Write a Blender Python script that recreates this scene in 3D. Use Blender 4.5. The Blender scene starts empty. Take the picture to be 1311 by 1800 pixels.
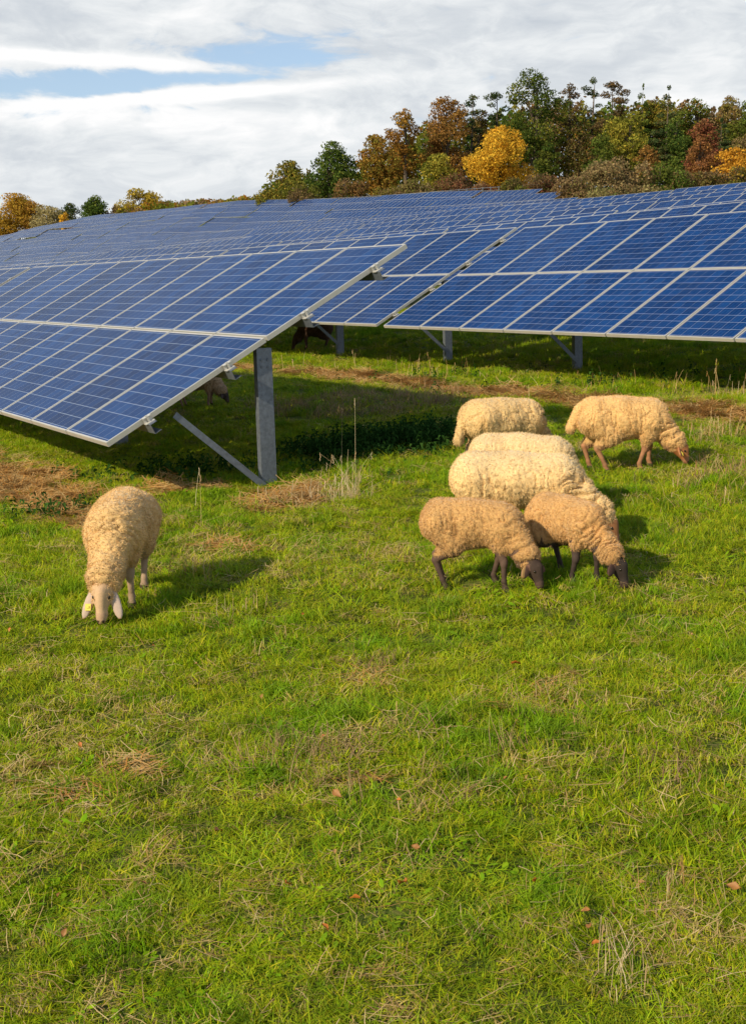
import bpy, math, random
import numpy as np
from mathutils import Vector, Matrix, Euler

random.seed(11)
RNG = np.random.default_rng(11)
SC = bpy.context.scene
COL = SC.collection
CZ = 1.72                       # eye height above the grass at the camera
R = math.radians

# ------------------------------------------------------------------ helpers
def mesh_np(name, verts, faces, mats=None, mat_idx=None, smooth=False, col=None, uv=None, fattr=None):
    """faces: list of int arrays (M,k). mat_idx: array per face. col: (N,3) per vertex."""
    me = bpy.data.meshes.new(name)
    verts = np.asarray(verts, np.float32)
    if isinstance(faces, np.ndarray): faces = [faces]
    faces = [np.asarray(f, np.int32) for f in faces if len(f)]
    loops = np.concatenate([f.ravel() for f in faces]); sizes = np.concatenate([np.full(len(f), f.shape[1], np.int32) for f in faces])
    me.vertices.add(len(verts)); me.vertices.foreach_set('co', verts.ravel())
    me.loops.add(len(loops)); me.loops.foreach_set('vertex_index', loops)
    me.polygons.add(len(sizes))
    starts = np.zeros(len(sizes), np.int32); starts[1:] = np.cumsum(sizes)[:-1]
    me.polygons.foreach_set('loop_start', starts)
    try: me.polygons.foreach_set('loop_total', sizes)
    except Exception: pass
    if mat_idx is not None: me.polygons.foreach_set('material_index', np.asarray(mat_idx, np.int32))
    if smooth: me.polygons.foreach_set('use_smooth', np.ones(len(sizes), bool))
    for m in (mats or []): me.materials.append(m)
    if col is not None:
        a = me.color_attributes.new('Col', 'FLOAT_COLOR', 'POINT')
        c = np.ones((len(verts), 4), np.float32); c[:, :3] = col
        a.data.foreach_set('color', c.ravel())
    if fattr:
        for k, v in fattr.items():
            a = me.attributes.new(k, 'FLOAT', 'POINT'); a.data.foreach_set('value', np.asarray(v, np.float32))
    if uv is not None:
        l = me.uv_layers.new(name='UVMap'); l.data.foreach_set('uv', np.asarray(uv, np.float32).ravel())
    me.update(calc_edges=True); me.validate()
    return me

def link(name, me, parent=None):
    o = bpy.data.objects.new(name, me); COL.objects.link(o)
    if parent is not None: o.parent = parent
    return o

def empty(name, loc=(0, 0, 0), rot=(0, 0, 0)):
    o = bpy.data.objects.new(name, None); COL.objects.link(o)
    o.location = loc; o.rotation_euler = rot; o.empty_display_size = .2
    return o

def tag(o, label=None, cat=None, group=None, kind=None):
    if label: o['label'] = label
    if cat: o['category'] = cat
    if group: o['group'] = group
    if kind: o['kind'] = kind
    return o

class MB:
    """collects polygons"""
    def __init__(s): s.v = []; s.f = []; s.m = []
    def add(s, vs, fs, m=0):
        b = len(s.v); s.v += [tuple(v) for v in vs]
        for f in fs: s.f.append([b + i for i in f]); s.m.append(m)
    def box(s, c, d, m=0, rot=None):
        vs = [Vector((sx*d[0]/2, sy*d[1]/2, sz*d[2]/2)) for sx in (-1, 1) for sy in (-1, 1) for sz in (-1, 1)]
        if rot is not None: vs = [rot @ v for v in vs]
        s.add([v + Vector(c) for v in vs], [(0,1,3,2),(4,6,7,5),(0,4,5,1),(2,3,7,6),(0,2,6,4),(1,5,7,3)], m)
    def prism(s, prof, a, b, ux, uy, m=0, caps=True):
        """extrude closed 2D profile from a to b"""
        a, b, ux, uy = map(Vector, (a, b, ux, uy)); n = len(prof)
        vs = [a + ux*p[0] + uy*p[1] for p in prof] + [b + ux*p[0] + uy*p[1] for p in prof]
        fs = [(i, (i+1) % n, n + (i+1) % n, n + i) for i in range(n)]
        if caps: fs += [tuple(range(n))[::-1], tuple(range(n, 2*n))]
        s.add(vs, fs, m)
    def tube(s, pts, rad, n=6, m=0):
        pts = [Vector(p) for p in pts]
        if not hasattr(rad, '__len__'): rad = [rad]*len(pts)
        rings = []
        vs = []
        for i, p in enumerate(pts):
            t = (pts[min(i+1, len(pts)-1)] - pts[max(i-1, 0)]).normalized()
            u = t.orthogonal().normalized() if i == 0 else (u - t*u.dot(t)).normalized()
            w = t.cross(u)
            for k in range(n):
                a = 2*math.pi*k/n; vs.append(p + (u*math.cos(a) + w*math.sin(a))*rad[i])
        fs = [(i*n+k, i*n+(k+1) % n, (i+1)*n+(k+1) % n, (i+1)*n+k) for i in range(len(pts)-1) for k in range(n)]
        fs += [tuple(range(n))[::-1], tuple((len(pts)-1)*n + k for k in range(n))]
        s.add(vs, fs, m)
    def mesh(s, name, mats, smooth=False):
        me = bpy.data.meshes.new(name); me.from_pydata(s.v, [], s.f)
        for m in mats: me.materials.append(m)
        me.polygons.foreach_set('material_index', s.m)
        if smooth: me.polygons.foreach_set('use_smooth', [True]*len(s.f))
        me.update(); return me

def hash3(ix, iy, iz, seed):
    n = (ix.astype(np.int64)*374761393 + iy.astype(np.int64)*668265263 + iz.astype(np.int64)*2147483647 + seed*1274126177) & 0xffffffff
    n = ((n ^ (n >> 13))*1274126177) & 0xffffffff
    n = (n ^ (n >> 16)) & 0xffffffff
    return n.astype(np.float64)/4294967295.0
def vnoise(p, seed=0):
    """value noise, p (N,3) -> [-1,1]"""
    i = np.floor(p).astype(np.int64); f = p - i; f = f*f*(3-2*f)
    out = 0
    for dx in (0, 1):
        for dy in (0, 1):
            for dz in (0, 1):
                w = (f[:, 0] if dx else 1-f[:, 0])*(f[:, 1] if dy else 1-f[:, 1])*(f[:, 2] if dz else 1-f[:, 2])
                out = out + w*hash3(i[:, 0]+dx, i[:, 1]+dy, i[:, 2]+dz, seed)
    return out*2-1
def fbm(p, seed=0, oct=3):
    o = 0; a = 1; s = 0
    for k in range(oct): o = o + a*vnoise(p*2**k, seed+k*17); s += a; a *= .5
    return o/s
def fbm2(x, y, seed=0, oct=3):
    return fbm(np.stack([x, y, np.zeros_like(x)], -1), seed, oct)
def sstep(a, b, x):
    t = np.clip((x-a)/(b-a), 0, 1); return t*t*(3-2*t)

# ------------------------------------------------------------------ camera
F_PX, PITCH = 2074.0, R(10)
cam = bpy.data.cameras.new('camera'); cam_o = bpy.data.objects.new('camera', cam); COL.objects.link(cam_o)
cam_o.location = (0, 0, CZ); cam_o.rotation_euler = (R(90)-PITCH, 0, 0)
cam.sensor_fit = 'VERTICAL'; cam.sensor_height = 36; cam.sensor_width = 36*1311/1800; cam.lens = F_PX/1800*36
cam.clip_start = .05; cam.clip_end = 6000
SC.camera = cam_o
_c, _s = math.cos(PITCH), math.sin(PITCH)
def ray(px, py):
    """direction of a picture position, per metre of depth along +y"""
    u = (px-655.5)/F_PX; v = -(py-900)/F_PX
    d = np.array([u, _c + v*_s, -_s + v*_c]); return d/d[1]

# ------------------------------------------------------------------ terrain
AZ = R(57.3)
EV = np.array([-math.cos(AZ), math.sin(AZ)])        # along the rows, to the left and away
HV = np.array([math.sin(AZ), math.cos(AZ)])         # across the rows, uphill
_gh = np.array([-60, -20, 0, 2.4, 4.75, 7, 9.5, 11.95, 19.1, 26.3, 33.5, 40.7, 48, 55, 62.7, 70, 77, 84, 91.5, 130, 160, 250, 700])
_gz = np.array([-1.9, -1.8, -1.72, -1.665, -1.57, -1.37, -1.16, -.98, -.1, .8, 1.78, 2.8, 3.9, 5.35, 6.75, 8.1, 9.5, 11.2, 12.7, 17.5, 20, 23, 25])
# monotone cubic-ish: smooth the polyline once
_gx = np.linspace(-60, 700, 7601); _gi = np.interp(_gx, _gh, _gz)
_k = np.hanning(41); _k /= _k.sum(); _gs = np.convolve(np.pad(_gi, 20, mode='edge'), _k, 'valid')
_qe = np.array([-900, 60, 112, 143, 181, 250, 340, 900]); _qz = np.array([-3, -2.9, -1.7, 0, 2.1, 4.1, 3.6, 2])
def Z(x, y, micro=True):
    x = np.asarray(x, float); y = np.asarray(y, float)
    hc = x*HV[0]+y*HV[1]; e = x*EV[0]+y*EV[1]
    z = np.interp(hc, _gx, _gs) + sstep(40, 92, hc)*np.interp(e, _qe, _qz)
    far = sstep(25, 70, np.hypot(x, y))
    z = z + far*.45*fbm2(np.atleast_1d(x/26), np.atleast_1d(y/26), 5, 2).reshape(np.shape(x))
    if micro:
        near = 1-far
        xx = np.atleast_1d(x); yy = np.atleast_1d(y)
        z = z + (near*(.035*fbm2(xx/1.1, yy/1.1, 9, 2)+.012*fbm2(xx/.22, yy/.22, 3, 2)).reshape(np.shape(near)))
    return z + CZ
def ground_at(px, py):
    """where a picture position meets the ground"""
    d = ray(px, py); t = 6.0
    lo, hi = .5, 400.0
    ts = np.concatenate([np.arange(1, 40, .02), np.arange(40, 400, .5)])
    zz = CZ + ts*d[2] - Z(ts*d[0], ts, False)
    i = np.argmax(zz < 0); t = ts[i]
    return float(t*d[0]), float(t)
# straw litter: strips along the drip line in front of the rows, a heap at the post, bare spots
def straw_mask(x, y):
    hc = x*HV[0]+y*HV[1]; e = x*EV[0]+y*EV[1]
    n = fbm2(x*1.3, y*1.3, 21, 3); n2 = fbm2(x*4, y*4, 22, 2)
    wob = .25*fbm2(e*.35, e*0, 23, 2)
    a = 1-sstep(.10, .42, np.abs(hc-9.75-wob)+.35*n+.12*n2)
    b = (1-sstep(.2, .5, np.abs(hc-2.98-wob)+.4*n+.12*n2))*sstep(7.7, 8.1, e)
    heap = 1-sstep(.55, .8, np.hypot((x+.72)/.56, (y-9.45)/.72)+.25*n+.1*n2)
    heap = np.maximum(heap, 1-sstep(.3, .5, np.hypot((x+1.6)/.8, (y-10.0)/.5)+.25*n))
    spot = 0*x
    for (cx, cy, r) in ((-1.05, 7.75, .15),):
        spot = np.maximum(spot, (1-sstep(.5, 1.1, np.hypot(x-cx, (y-cy)*.8)/r + .8*n2))*.8)
    return np.clip(np.maximum.reduce([a, b, heap, spot]), 0, 1)

# ------------------------------------------------------------------ node helper
def material(name):
    m = bpy.data.materials.new(name); m.use_nodes = True
    nt = m.node_tree; nt.nodes.clear()
    out = nt.nodes.new('ShaderNodeOutputMaterial')
    return m, nt, out
class N:
    def __init__(s, nt): s.nt = nt
    def n(s, t, ins=None, **kw):
        nd = s.nt.nodes.new(t)
        for k, v in kw.items(): setattr(nd, k, v)
        for k, v in (ins or {}).items():
            if hasattr(v, 'is_output') or isinstance(v, bpy.types.NodeSocket): s.nt.links.new(v, nd.inputs[k])
            else: nd.inputs[k].default_value = v
        return nd
    def math(s, op, a, b=None, c=None, clamp=False):
        ins = {0: a}
        if b is not None: ins[1] = b
        if c is not None: ins[2] = c
        return s.n('ShaderNodeMath', ins, operation=op, use_clamp=clamp).outputs[0]
    def mix(s, f, a, b, blend='MIX'):
        nd = s.n('ShaderNodeMix', data_type='RGBA', blend_type=blend)
        for i, v in ((0, f), (6, a), (7, b)):
            if isinstance(v, bpy.types.NodeSocket): s.nt.links.new(v, nd.inputs[i])
            elif i == 0: nd.inputs[0].default_value = v
            else: nd.inputs[i].default_value = (*v, 1) if len(v) == 3 else v
        return nd.outputs[2]
    def noise(s, vec, scale, detail=3, rough=.55, dim='3D'):
        ins = {'Scale': scale, 'Detail': detail, 'Roughness': rough}
        if vec is not None: ins['Vector'] = vec
        return s.n('ShaderNodeTexNoise', ins, noise_dimensions=dim).outputs[0]
    def ramp(s, f, stops):
        nd = s.n('ShaderNodeValToRGB', {0: f}); cr = nd.color_ramp
        while len(cr.elements) < len(stops): cr.elements.new(.5)
        for e, (p, c) in zip(cr.elements, stops): e.position = p; e.color = (*c, 1) if len(c) == 3 else c
        return nd.outputs[0]
    def map(s, v, a, b, c=0., d=1.):
        return s.n('ShaderNodeMapRange', {0: v, 1: a, 2: b, 3: c, 4: d}).outputs[0]

# ------------------------------------------------------------------ world and sun
SUN_EL = R(30); SUN_TRAVEL = Vector((.74*math.cos(SUN_EL), .67*math.cos(SUN_EL), -math.sin(SUN_EL))).normalized()
def build_world():
    w = bpy.data.worlds.new('World'); SC.world = w; w.use_nodes = True
    nt = w.node_tree; nt.nodes.clear(); g = N(nt)
    out = nt.nodes.new('ShaderNodeOutputWorld')
    sky = g.n('ShaderNodeTexSky', sky_type='NISHITA', sun_disc=False, sun_elevation=SUN_EL,
              sun_rotation=math.atan2(-SUN_TRAVEL.x, -SUN_TRAVEL.y) % (2*math.pi), altitude=200, air_density=1.0, dust_density=.6, ozone_density=2.0)
    d = g.n('ShaderNodeTexCoord').outputs['Generated']
    sep = g.n('ShaderNodeSeparateXYZ', {0: d})
    az = g.math('ARCTAN2', sep.outputs[0], sep.outputs[1]); el = g.math('ARCSINE', sep.outputs[2])
    # cloud sheets are seen edge-on low down, so they stretch sideways there
    vec = g.n('ShaderNodeCombineXYZ', {0: g.math('MULTIPLY', az, 6.5), 1: g.math('MULTIPLY', el, 17.0), 2: 4.3}).outputs[0]
    warp = g.n('ShaderNodeVectorMath', {0: vec, 1: (0, 0, 0)}, operation='ADD')
    nz = g.n('ShaderNodeTexNoise', {'Vector': vec, 'Scale': 1.1, 'Detail': 3.0})
    wv = g.n('ShaderNodeVectorMath', {0: nz.outputs[1], 1: (.9, .6, 0)}, operation='MULTIPLY').outputs[0]
    vec2 = g.n('ShaderNodeVectorMath', {0: vec, 1: wv}, operation='ADD').outputs[0]
    n1 = g.noise(vec2, 1.3, 10, .6)
    n2 = g.noise(g.n('ShaderNodeVectorMath', {0: vec2, 1: (0, .35, 0)}, operation='ADD').outputs[0], 1.3, 10, .6)
    n3 = g.noise(vec2, 4.2, 7, .62)
    def blob(a0, e0, sa, se, tilt=0.):
        da = g.math('DIVIDE', g.math('SUBTRACT', az, R(a0)), R(sa))
        e1 = g.math('SUBTRACT', g.math('SUBTRACT', el, R(e0)), g.math('MULTIPLY', g.math('SUBTRACT', az, R(a0)), tilt))
        de = g.math('DIVIDE', e1, R(se))
        r2 = g.math('ADD', g.math('MULTIPLY', da, da), g.math('MULTIPLY', de, de))
        return g.math('POWER', 2.71828, g.math('MULTIPLY', r2, -1.0))
    gap = g.math('ADD', blob(-9.0, 10.2, 8.0, 1.25, .09), g.math('MULTIPLY', blob(-17, 9.6, 5, .55), .7))
    gap = g.math('ADD', gap, g.math('MULTIPLY', blob(-4, 11.0, 3, .6), .45))
    gap = g.math('ADD', gap, g.math('MULTIPLY', blob(15, 8.8, 8, 1.0), .3))
    streak = g.math('ADD', blob(-14, 10.75, 7, .30, -.02), g.math('MULTIPLY', blob(-8, 9.4, 7, .26, .09), 1.1))
    cov = g.math('ADD', g.math('SUBTRACT', g.math('MULTIPLY', n1, .95), g.math('MULTIPLY', gap, .43)), g.math('MULTIPLY', streak, .6))
    cov = g.math('ADD', cov, g.math('MULTIPLY', g.math('SUBTRACT', n3, .5), .75))
    # high overhead the deck breaks up
    cov = g.math('SUBTRACT', cov, g.map(el, R(14), R(32), 0., .45))
    mask = g.n('ShaderNodeMapRange', {0: cov, 1: .03, 2: .36, 3: 0., 4: 1.}, interpolation_type='SMOOTHERSTEP').outputs[0]
    shade = g.math('ADD', g.math('MULTIPLY', n2, .75), g.math('MULTIPLY', n3, .35))
    shade = g.math('ADD', shade, g.math('MULTIPLY', streak, .35))
    shade = g.math('ADD', shade, g.math('MULTIPLY', blob(-12, 8.2, 9, .8, .02), .22))
    ccol = g.ramp(shade, [(.36, (.57, .62, .68)), (.5, (.69, .73, .77)), (.60, (.82, .85, .87)), (.74, (1.0, 1.0, 1.0))])
    skyc = g.n('ShaderNodeVectorMath', {0: sky.outputs[0], 1: (.15, .15, .15)}, operation='MULTIPLY').outputs[0]
    skyc = g.mix(g.map(el, R(4), R(40), .28, .05), skyc, (.72, .80, .86))
    c = g.mix(mask, skyc, ccol)
    bg = g.n('ShaderNodeBackground', {0: c, 1: 1.0})
    nt.links.new(bg.outputs[0], out.inputs[0])
    w.cycles.sampling_method = 'AUTOMATIC'
build_world()
sun = bpy.data.lights.new('sun', 'SUN'); sun.energy = 5.0; sun.angle = R(.53); sun.color = (1.0, .85, .60)
sun_o = bpy.data.objects.new('sun', sun); COL.objects.link(sun_o); sun_o.location = (-20, -20, 30)
sun_o.rotation_euler = SUN_TRAVEL.to_track_quat('-Z', 'Y').to_euler()
SC.view_settings.view_transform = 'Standard'; SC.view_settings.look = 'None'; SC.view_settings.exposure = 0
SC.render.engine = 'CYCLES'
SC.cycles.max_bounces = 6; SC.cycles.transparent_max_bounces = 6; SC.cycles.use_denoising = True
try: SC.cycles.denoiser = 'OPENIMAGEDENOISE'
except Exception: pass

# ------------------------------------------------------------------ ground
def ground_material():
    m, nt, out = material('meadow_soil'); g = N(nt)
    pos = g.n('ShaderNodeNewGeometry').outputs['Position']
    st = g.n('ShaderNodeAttribute', attribute_name='straw').outputs['Fac']
    n1 = g.noise(pos, .9, 5); n2 = g.noise(pos, 9, 5); n3 = g.noise(pos, 60, 3)
    grass = g.ramp(n1, [(.3, (.055, .10, .008)), (.55, (.09, .145, .010)), (.75, (.13, .15, .02))])
    grass = g.mix(g.math('MULTIPLY', n2, .6), grass, (.035, .05, .012)); grass = g.mix(g.map(n3, .42, .68, 0., .8), grass, (.17, .15, .045)); grass = g.mix(g.map(n3, .5, .3, 0., .6), grass, (.02, .03, .006))
    straw = g.ramp(n2, [(.3, (.28, .13, .04)), (.55, (.50, .26, .08)), (.75, (.64, .39, .15))])
    straw = g.mix(g.math('MULTIPLY', n3, .7), straw, (.10, .05, .02))
    c = g.mix(st, grass, straw)
    bump = g.n('ShaderNodeBump', {'Strength': .8, 'Distance': .03, 'Height': g.math('ADD', n2, g.math('MULTIPLY', n3, .4))})
    b = g.n('ShaderNodeBsdfPrincipled', {'Base Color': c, 'Roughness': .95, 'Specular IOR Level': .1, 'Normal': bump.outputs[0]})
    nt.links.new(b.outputs[0], out.inputs[0]); return m
def axis(a, b, step, lo, hi, growth=1.16):
    xs = list(np.arange(a, b+1e-6, step)); s = step
    x = a
    left = []
    while x > lo: s *= growth; x -= min(s, 14); left.append(max(x, lo))
    s = step; x = xs[-1]
    while x < hi: s *= growth; x += min(s, 14); xs.append(min(x, hi))
    return np.array(left[::-1]+xs)
def build_ground():
    xs = axis(-8, 9, .1, -700, 700); ys = axis(.5, 24, .1, -60, 900)
    X, Y = np.meshgrid(xs, ys); zz = Z(X.ravel(), Y.ravel())
    v = np.stack([X.ravel(), Y.ravel(), zz], -1); nx, ny = len(xs), len(ys)
    i = np.arange(nx*ny).reshape(ny, nx)
    f = np.stack([i[:-1, :-1].ravel(), i[:-1, 1:].ravel(), i[1:, 1:].ravel(), i[1:, :-1].ravel()], -1)
    o = link('ground', mesh_np('ground', v, f, [ground_material()], smooth=True, fattr={'straw': straw_mask(X.ravel(), Y.ravel())}))
    tag(o, 'green sloping meadow ground under the solar tables', kind='structure')
build_ground()

# ------------------------------------------------------------------ solar tables
def metal(name, base, rough=.45, metallic=.85, mott=.25, scale=14):
    m, nt, out = material(name); g = N(nt)
    co = g.n('ShaderNodeTexCoord').outputs['Object']
    n = g.noise(co, scale, 5, .65); n2 = g.noise(co, scale*5, 3)
    c = g.mix(g.math('MULTIPLY', g.map(n, .35, .7), mott), base, tuple(x*.45 for x in base))
    r = g.math('ADD', rough, g.math('MULTIPLY', g.math('SUBTRACT', n2, .5), .25))
    b = g.n('ShaderNodeBsdfPrincipled', {'Base Color': c, 'Metallic': metallic, 'Roughness': r})
    nt.links.new(b.outputs[0], out.inputs[0]); return m
M_ALU = metal('aluminium_frame', (.62, .61, .57), .42, .35, .25, 3)
M_GALV = metal('galvanised_steel', (.19, .22, .27), .5, .5, .7, 30)
M_DARK = metal('backsheet', (.30, .30, .30), .7, 0, .3, 3)
def cell_material():
    m, nt, out = material('solar_cells'); g = N(nt)
    uv = g.n('ShaderNodeUVMap').outputs[0]; sep = g.n('ShaderNodeSeparateXYZ', {0: uv})
    u, v = sep.outputs[0], sep.outputs[1]            # whole numbers are cell borders; hundreds carry the module number
    def line(c, w):
        fr = g.math('FRACT', c); a = g.math('ABSOLUTE', g.math('SUBTRACT', fr, .5))
        return g.math('GREATER_THAN', a, .5-w/2)
    gap = g.math('MAXIMUM', line(u, .018), line(v, .028))
    bus = g.math('MAXIMUM', line(g.math('ADD', u, .33), .018), line(g.math('ADD', u, .67), .018))
    cellid = g.n('ShaderNodeCombineXYZ', {0: g.math('FLOOR', u), 1: g.math('FLOOR', v)}).outputs[0]
    wn = g.n('ShaderNodeTexWhiteNoise', {0: cellid}, noise_dimensions='3D').outputs[0]
    modid = g.n('ShaderNodeCombineXYZ', {0: g.math('FLOOR', g.math('DIVIDE', u, 100.)), 1: g.math('FLOOR', g.math('DIVIDE', v, 100.)), 2: g.n('ShaderNodeObjectInfo').outputs['Random']}).outputs[0]
    mn = g.n('ShaderNodeTexWhiteNoise', {0: modid}, noise_dimensions='3D').outputs[0]
    vor = g.n('ShaderNodeTexVoronoi', {'Vector': uv, 'Scale': 9.0}, feature='F1').outputs['Color']
    cry = g.n('ShaderNodeSeparateColor', {0: vor}).outputs[0]
    t = g.math('ADD', g.math('ADD', g.math('MULTIPLY', wn, .4), g.math('MULTIPLY', cry, .3)), g.math('MULTIPLY', mn, .32))
    c = g.ramp(t, [(.1, (.003, .018, .082)), (.55, (.004, .032, .138)), (1.0, (.009, .056, .21))])
    c = g.mix(bus, c, (.05, .11, .28)); c = g.mix(gap, c, (.30, .38, .53))
    dust = g.noise(g.n('ShaderNodeTexCoord').outputs['Object'], 2.2, 5)
    c = g.mix(g.map(dust, .45, .8, 0., .025), c, (.30, .32, .34))
    tint = g.map(g.n('ShaderNodeObjectInfo').outputs['Random'], 0., 1., .93, 1.07)
    c = g.n('ShaderNodeVectorMath', {0: c, 1: g.n('ShaderNodeCombineXYZ', {0: tint, 1: tint, 2: tint}).outputs[0]}, operation='MULTIPLY').outputs[0]
    # prismatic anti-reflection glass: weaker mirror than plain glass
    fr = g.math('MULTIPLY', g.n('ShaderNodeFresnel', {'IOR': 1.28}).outputs[0], .38)
    df = g.n('ShaderNodeBsdfDiffuse', {0: c}); gl = g.n('ShaderNodeBsdfGlossy', {0: (.9, .95, 1, 1), 1: g.map(dust, .3, .8, .08, .2)})
    b = g.n('ShaderNodeMixShader', {0: fr, 1: df.outputs[0], 2: gl.outputs[0]})
    nt.links.new(b.outputs[0], out.inputs[0]); return m
M_CELL = cell_material()

TILT = R(29.5); WP, LP = 1.01, 1.66; MW, ML, MT = .988, 1.638, .042
def module_geo(mb_v, mb_f, mb_m, uvs, ox, oy, num, T=None):
    """one module in panel coordinates (x along the row, y up the slope, z normal); origin at its lower right corner"""
    b = len(mb_v); x0, x1, y0, y1 = ox-MW, ox, oy, oy+ML
    li = .017
    for z in (-MT, 0):
        for (x, y) in ((x0, y0), (x1, y0), (x1, y1), (x0, y1)): mb_v.append((x, y, z))
    for (x, y) in ((x0+li, y0+li), (x1-li, y0+li), (x1-li, y1-li), (x0+li, y1-li)): mb_v.append((x, y, 0))
    for (x, y) in ((x0+li, y0+li), (x1-li, y0+li), (x1-li, y1-li), (x0+li, y1-li)): mb_v.append((x, y, -.003))
    def f(idx, m, uv=None):
        mb_f.append([b+i for i in idx]); mb_m.append(m); uvs.extend(uv or [(0, 0)]*len(idx))
    f((0, 3, 2, 1), 2)
    for i in range(4):
        j = (i+1) % 4
        f((i, j, 4+j, 4+i), 0); f((4+i, 4+j, 8+j, 8+i), 0); f((8+i, 8+j, 12+j, 12+i), 0)
    U, V = 100*(num % 40), 100*(num//40); mu, mv = .12, .14
    f((12, 13, 14, 15), 1, [(U-mu+.0, V-mv), (U+6+mu, V-mv), (U+6+mu, V+10+mv), (U-mu, V+10+mv)])
def geo_mesh(name, v, f, m, uvs, mats):
    me = bpy.data.meshes.new(name); me.from_pydata(v, [], f)
    for x in mats: me.materials.append(x)
    me.polygons.foreach_set('material_index', m)
    l = me.uv_layers.new(name='UVMap'); l.data.foreach_set('uv', np.array(uvs, np.float32).ravel()); me.update(); return me
MODULE_MESH = []
for q in range(6):
    v, f, m, u = [], [], [], []; module_geo(v, f, m, u, 0, 0, q*7+41)
    MODULE_MESH.append(geo_mesh('solar_module', v, f, m, u, [M_ALU, M_CELL, M_DARK]))
NCOL = 11; TLEN = NCOL*WP
ct, stl = math.cos(TILT), math.sin(TILT)
def pan(x, y, z=0.):
    """panel coordinates -> table coordinates (z up)"""
    return Vector((x, y*ct - z*stl, y*stl + z*ct))
PUR = (.38, 1.21, 2.07, 2.89)
CLEAR = .62
POSTS = (-.085, -3.6, -7.1, -10.6)
YD, ZD = (0, ct, stl), (0, -stl, ct)
PURLIN_PROF = [(-.035, 0), (.035, 0), (.035, -.012), (-.029, -.012), (-.029, -.078), (.035, -.078), (.035, -.09), (-.035, -.09)]
def purlin_mesh():
    mb = MB()
    # C profile, open up the slope, top flange under the module frames
    pr = [(-.03, 0), (.035, 0), (.035, -.004), (-.026, -.004), (-.026, -.082), (.035, -.082), (.035, -.086), (-.03, -.086)]
    mb.prism(pr, (.115, 0, 0), (-TLEN-.06, 0, 0), YD, ZD)
    return mb.mesh('purlin', [M_GALV])
def clamp_mesh():
    mb = MB()
    a = Vector((0, 0, 0))
    rot = Matrix.Rotation(TILT, 3, 'X')
    def b(c, d): mb.box(rot @ Vector(c), d, 0, rot)
    b((.022, 0, .006), (.05, .075, .005)); b((.020, 0, -.018), (.006, .075, .046)); b((.040, 0, -.040), (.06, .085, .006))
    b((.052, .0, -.022), (.012, .016, .04)); b((.03, .0, .013), (.018, .018, .009))
    return mb.mesh('clamp', [M_ALU])
def post_mesh(h_top):
    """C section post, web facing the table end; from the girder down into the ground (origin at post top)"""
    mb = MB(); w, fl, t, lip = .145, .065, .005, .018
    pr = [(0, -w/2), (0, w/2), (-fl, w/2), (-fl, w/2-lip), (-fl+t, w/2-lip), (-fl+t, w/2-t), (-t, w/2-t), (-t, -w/2+t), (-fl+t, -w/2+t), (-fl+t, -w/2+lip), (-fl, -w/2+lip), (-fl, -w/2)]
    pr = [(p[0]+.03, p[1]) for p in pr]
    mb.prism(pr, (0, 0, 0), (.11, 0, -h_top-.35), (1, 0, 0), (0, 1, 0))
    for z in (-.10, -.16): mb.tube([(.028, .03, z), (.045, .03, z)], .012, 6); mb.tube([(.028, -.03, z), (.045, -.03, z)], .012, 6)
    mb.tube([(.10, -.055, -h_top+.13), (.125, -.055, -h_top+.13)], .013, 6)
    return mb.mesh('post', [M_GALV])
PM_POST = None
def table_parts(POSTS):
    parts = []          # (name, mesh, location, rotation)
    k = 0
    for c in range(NCOL):
        for r_ in range(2):
            parts.append(('solar_module', MODULE_MESH[(k*5+r_*3) % 6], pan(-c*WP-.011, r_*LP+.0), (TILT, 0, 0))); k += 1
    pm, cm = purlin_mesh(), clamp_mesh()
    for y in PUR:
        parts.append(('purlin', pm, pan(0, y, -MT-.001), (0, 0, 0)))
        parts.append(('clamp', cm, pan(0, y, 0), (0, 0, 0)))
    zt = 1.63*stl-.085; yb = 1.45
    pme = post_mesh(zt+CLEAR)
    bm = MB(); a = pan(0, .62, -MT-.09) ; b = Vector((.09, yb-.055, -CLEAR+.15))
    d = (b-a).normalized(); up = Vector((1, 0, 0)).cross(d)
    bm.prism([(-.0, -.028), (.006, -.028), (.006, .028), (0, .028)], a, b, (1, 0, 0), up); bm.prism([(-.04, .022), (0, .022), (0, .028), (-.04, .028)], a, b, (1, 0, 0), up)
    bme = bm.mesh('brace', [M_GALV])
    for x in POSTS:
        parts.append(('post', pme, Vector((x-.01, yb, zt)), (0, 0, 0)))
        parts.append(('brace', bme, Vector((x+.04, 0, 0)), (0, 0, 0)))
    return parts
PARTS = table_parts(POSTS); PARTS_R = table_parts((-1.2, -4.7, -8.2))
_far_cache = []
def far_table_mesh(q):
    v, f, m, u = [], [], [], []
    for c in range(NCOL):
        for r_ in range(2): module_geo(v, f, m, u, -c*WP-.011, r_*LP, q*50+c*2+r_)
    v = [tuple(pan(*p)) for p in v]
    for x in POSTS:
        b = len(v)
        for (px, py, pz) in ((x-.05, 1.38, 1.45*.5), (x+.05, 1.38, .72), (x+.05, 1.52, .72), (x-.05, 1.52, .72), (x-.05, 1.38, -1.3), (x+.05, 1.38, -1.3), (x+.05, 1.52, -1.3), (x-.05, 1.52, -1.3)): v.append((px, py, pz))
        for q4 in ((0, 1, 5, 4), (1, 2, 6, 5), (2, 3, 7, 6), (3, 0, 4, 7)): f.append([b+i for i in q4]); m.append(3); u += [(0, 0)]*4
    return geo_mesh('solar_table', v, f, m, u, [M_ALU, M_CELL, M_DARK, M_GALV])
FAR = [far_table_mesh(q) for q in range(5)]
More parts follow.
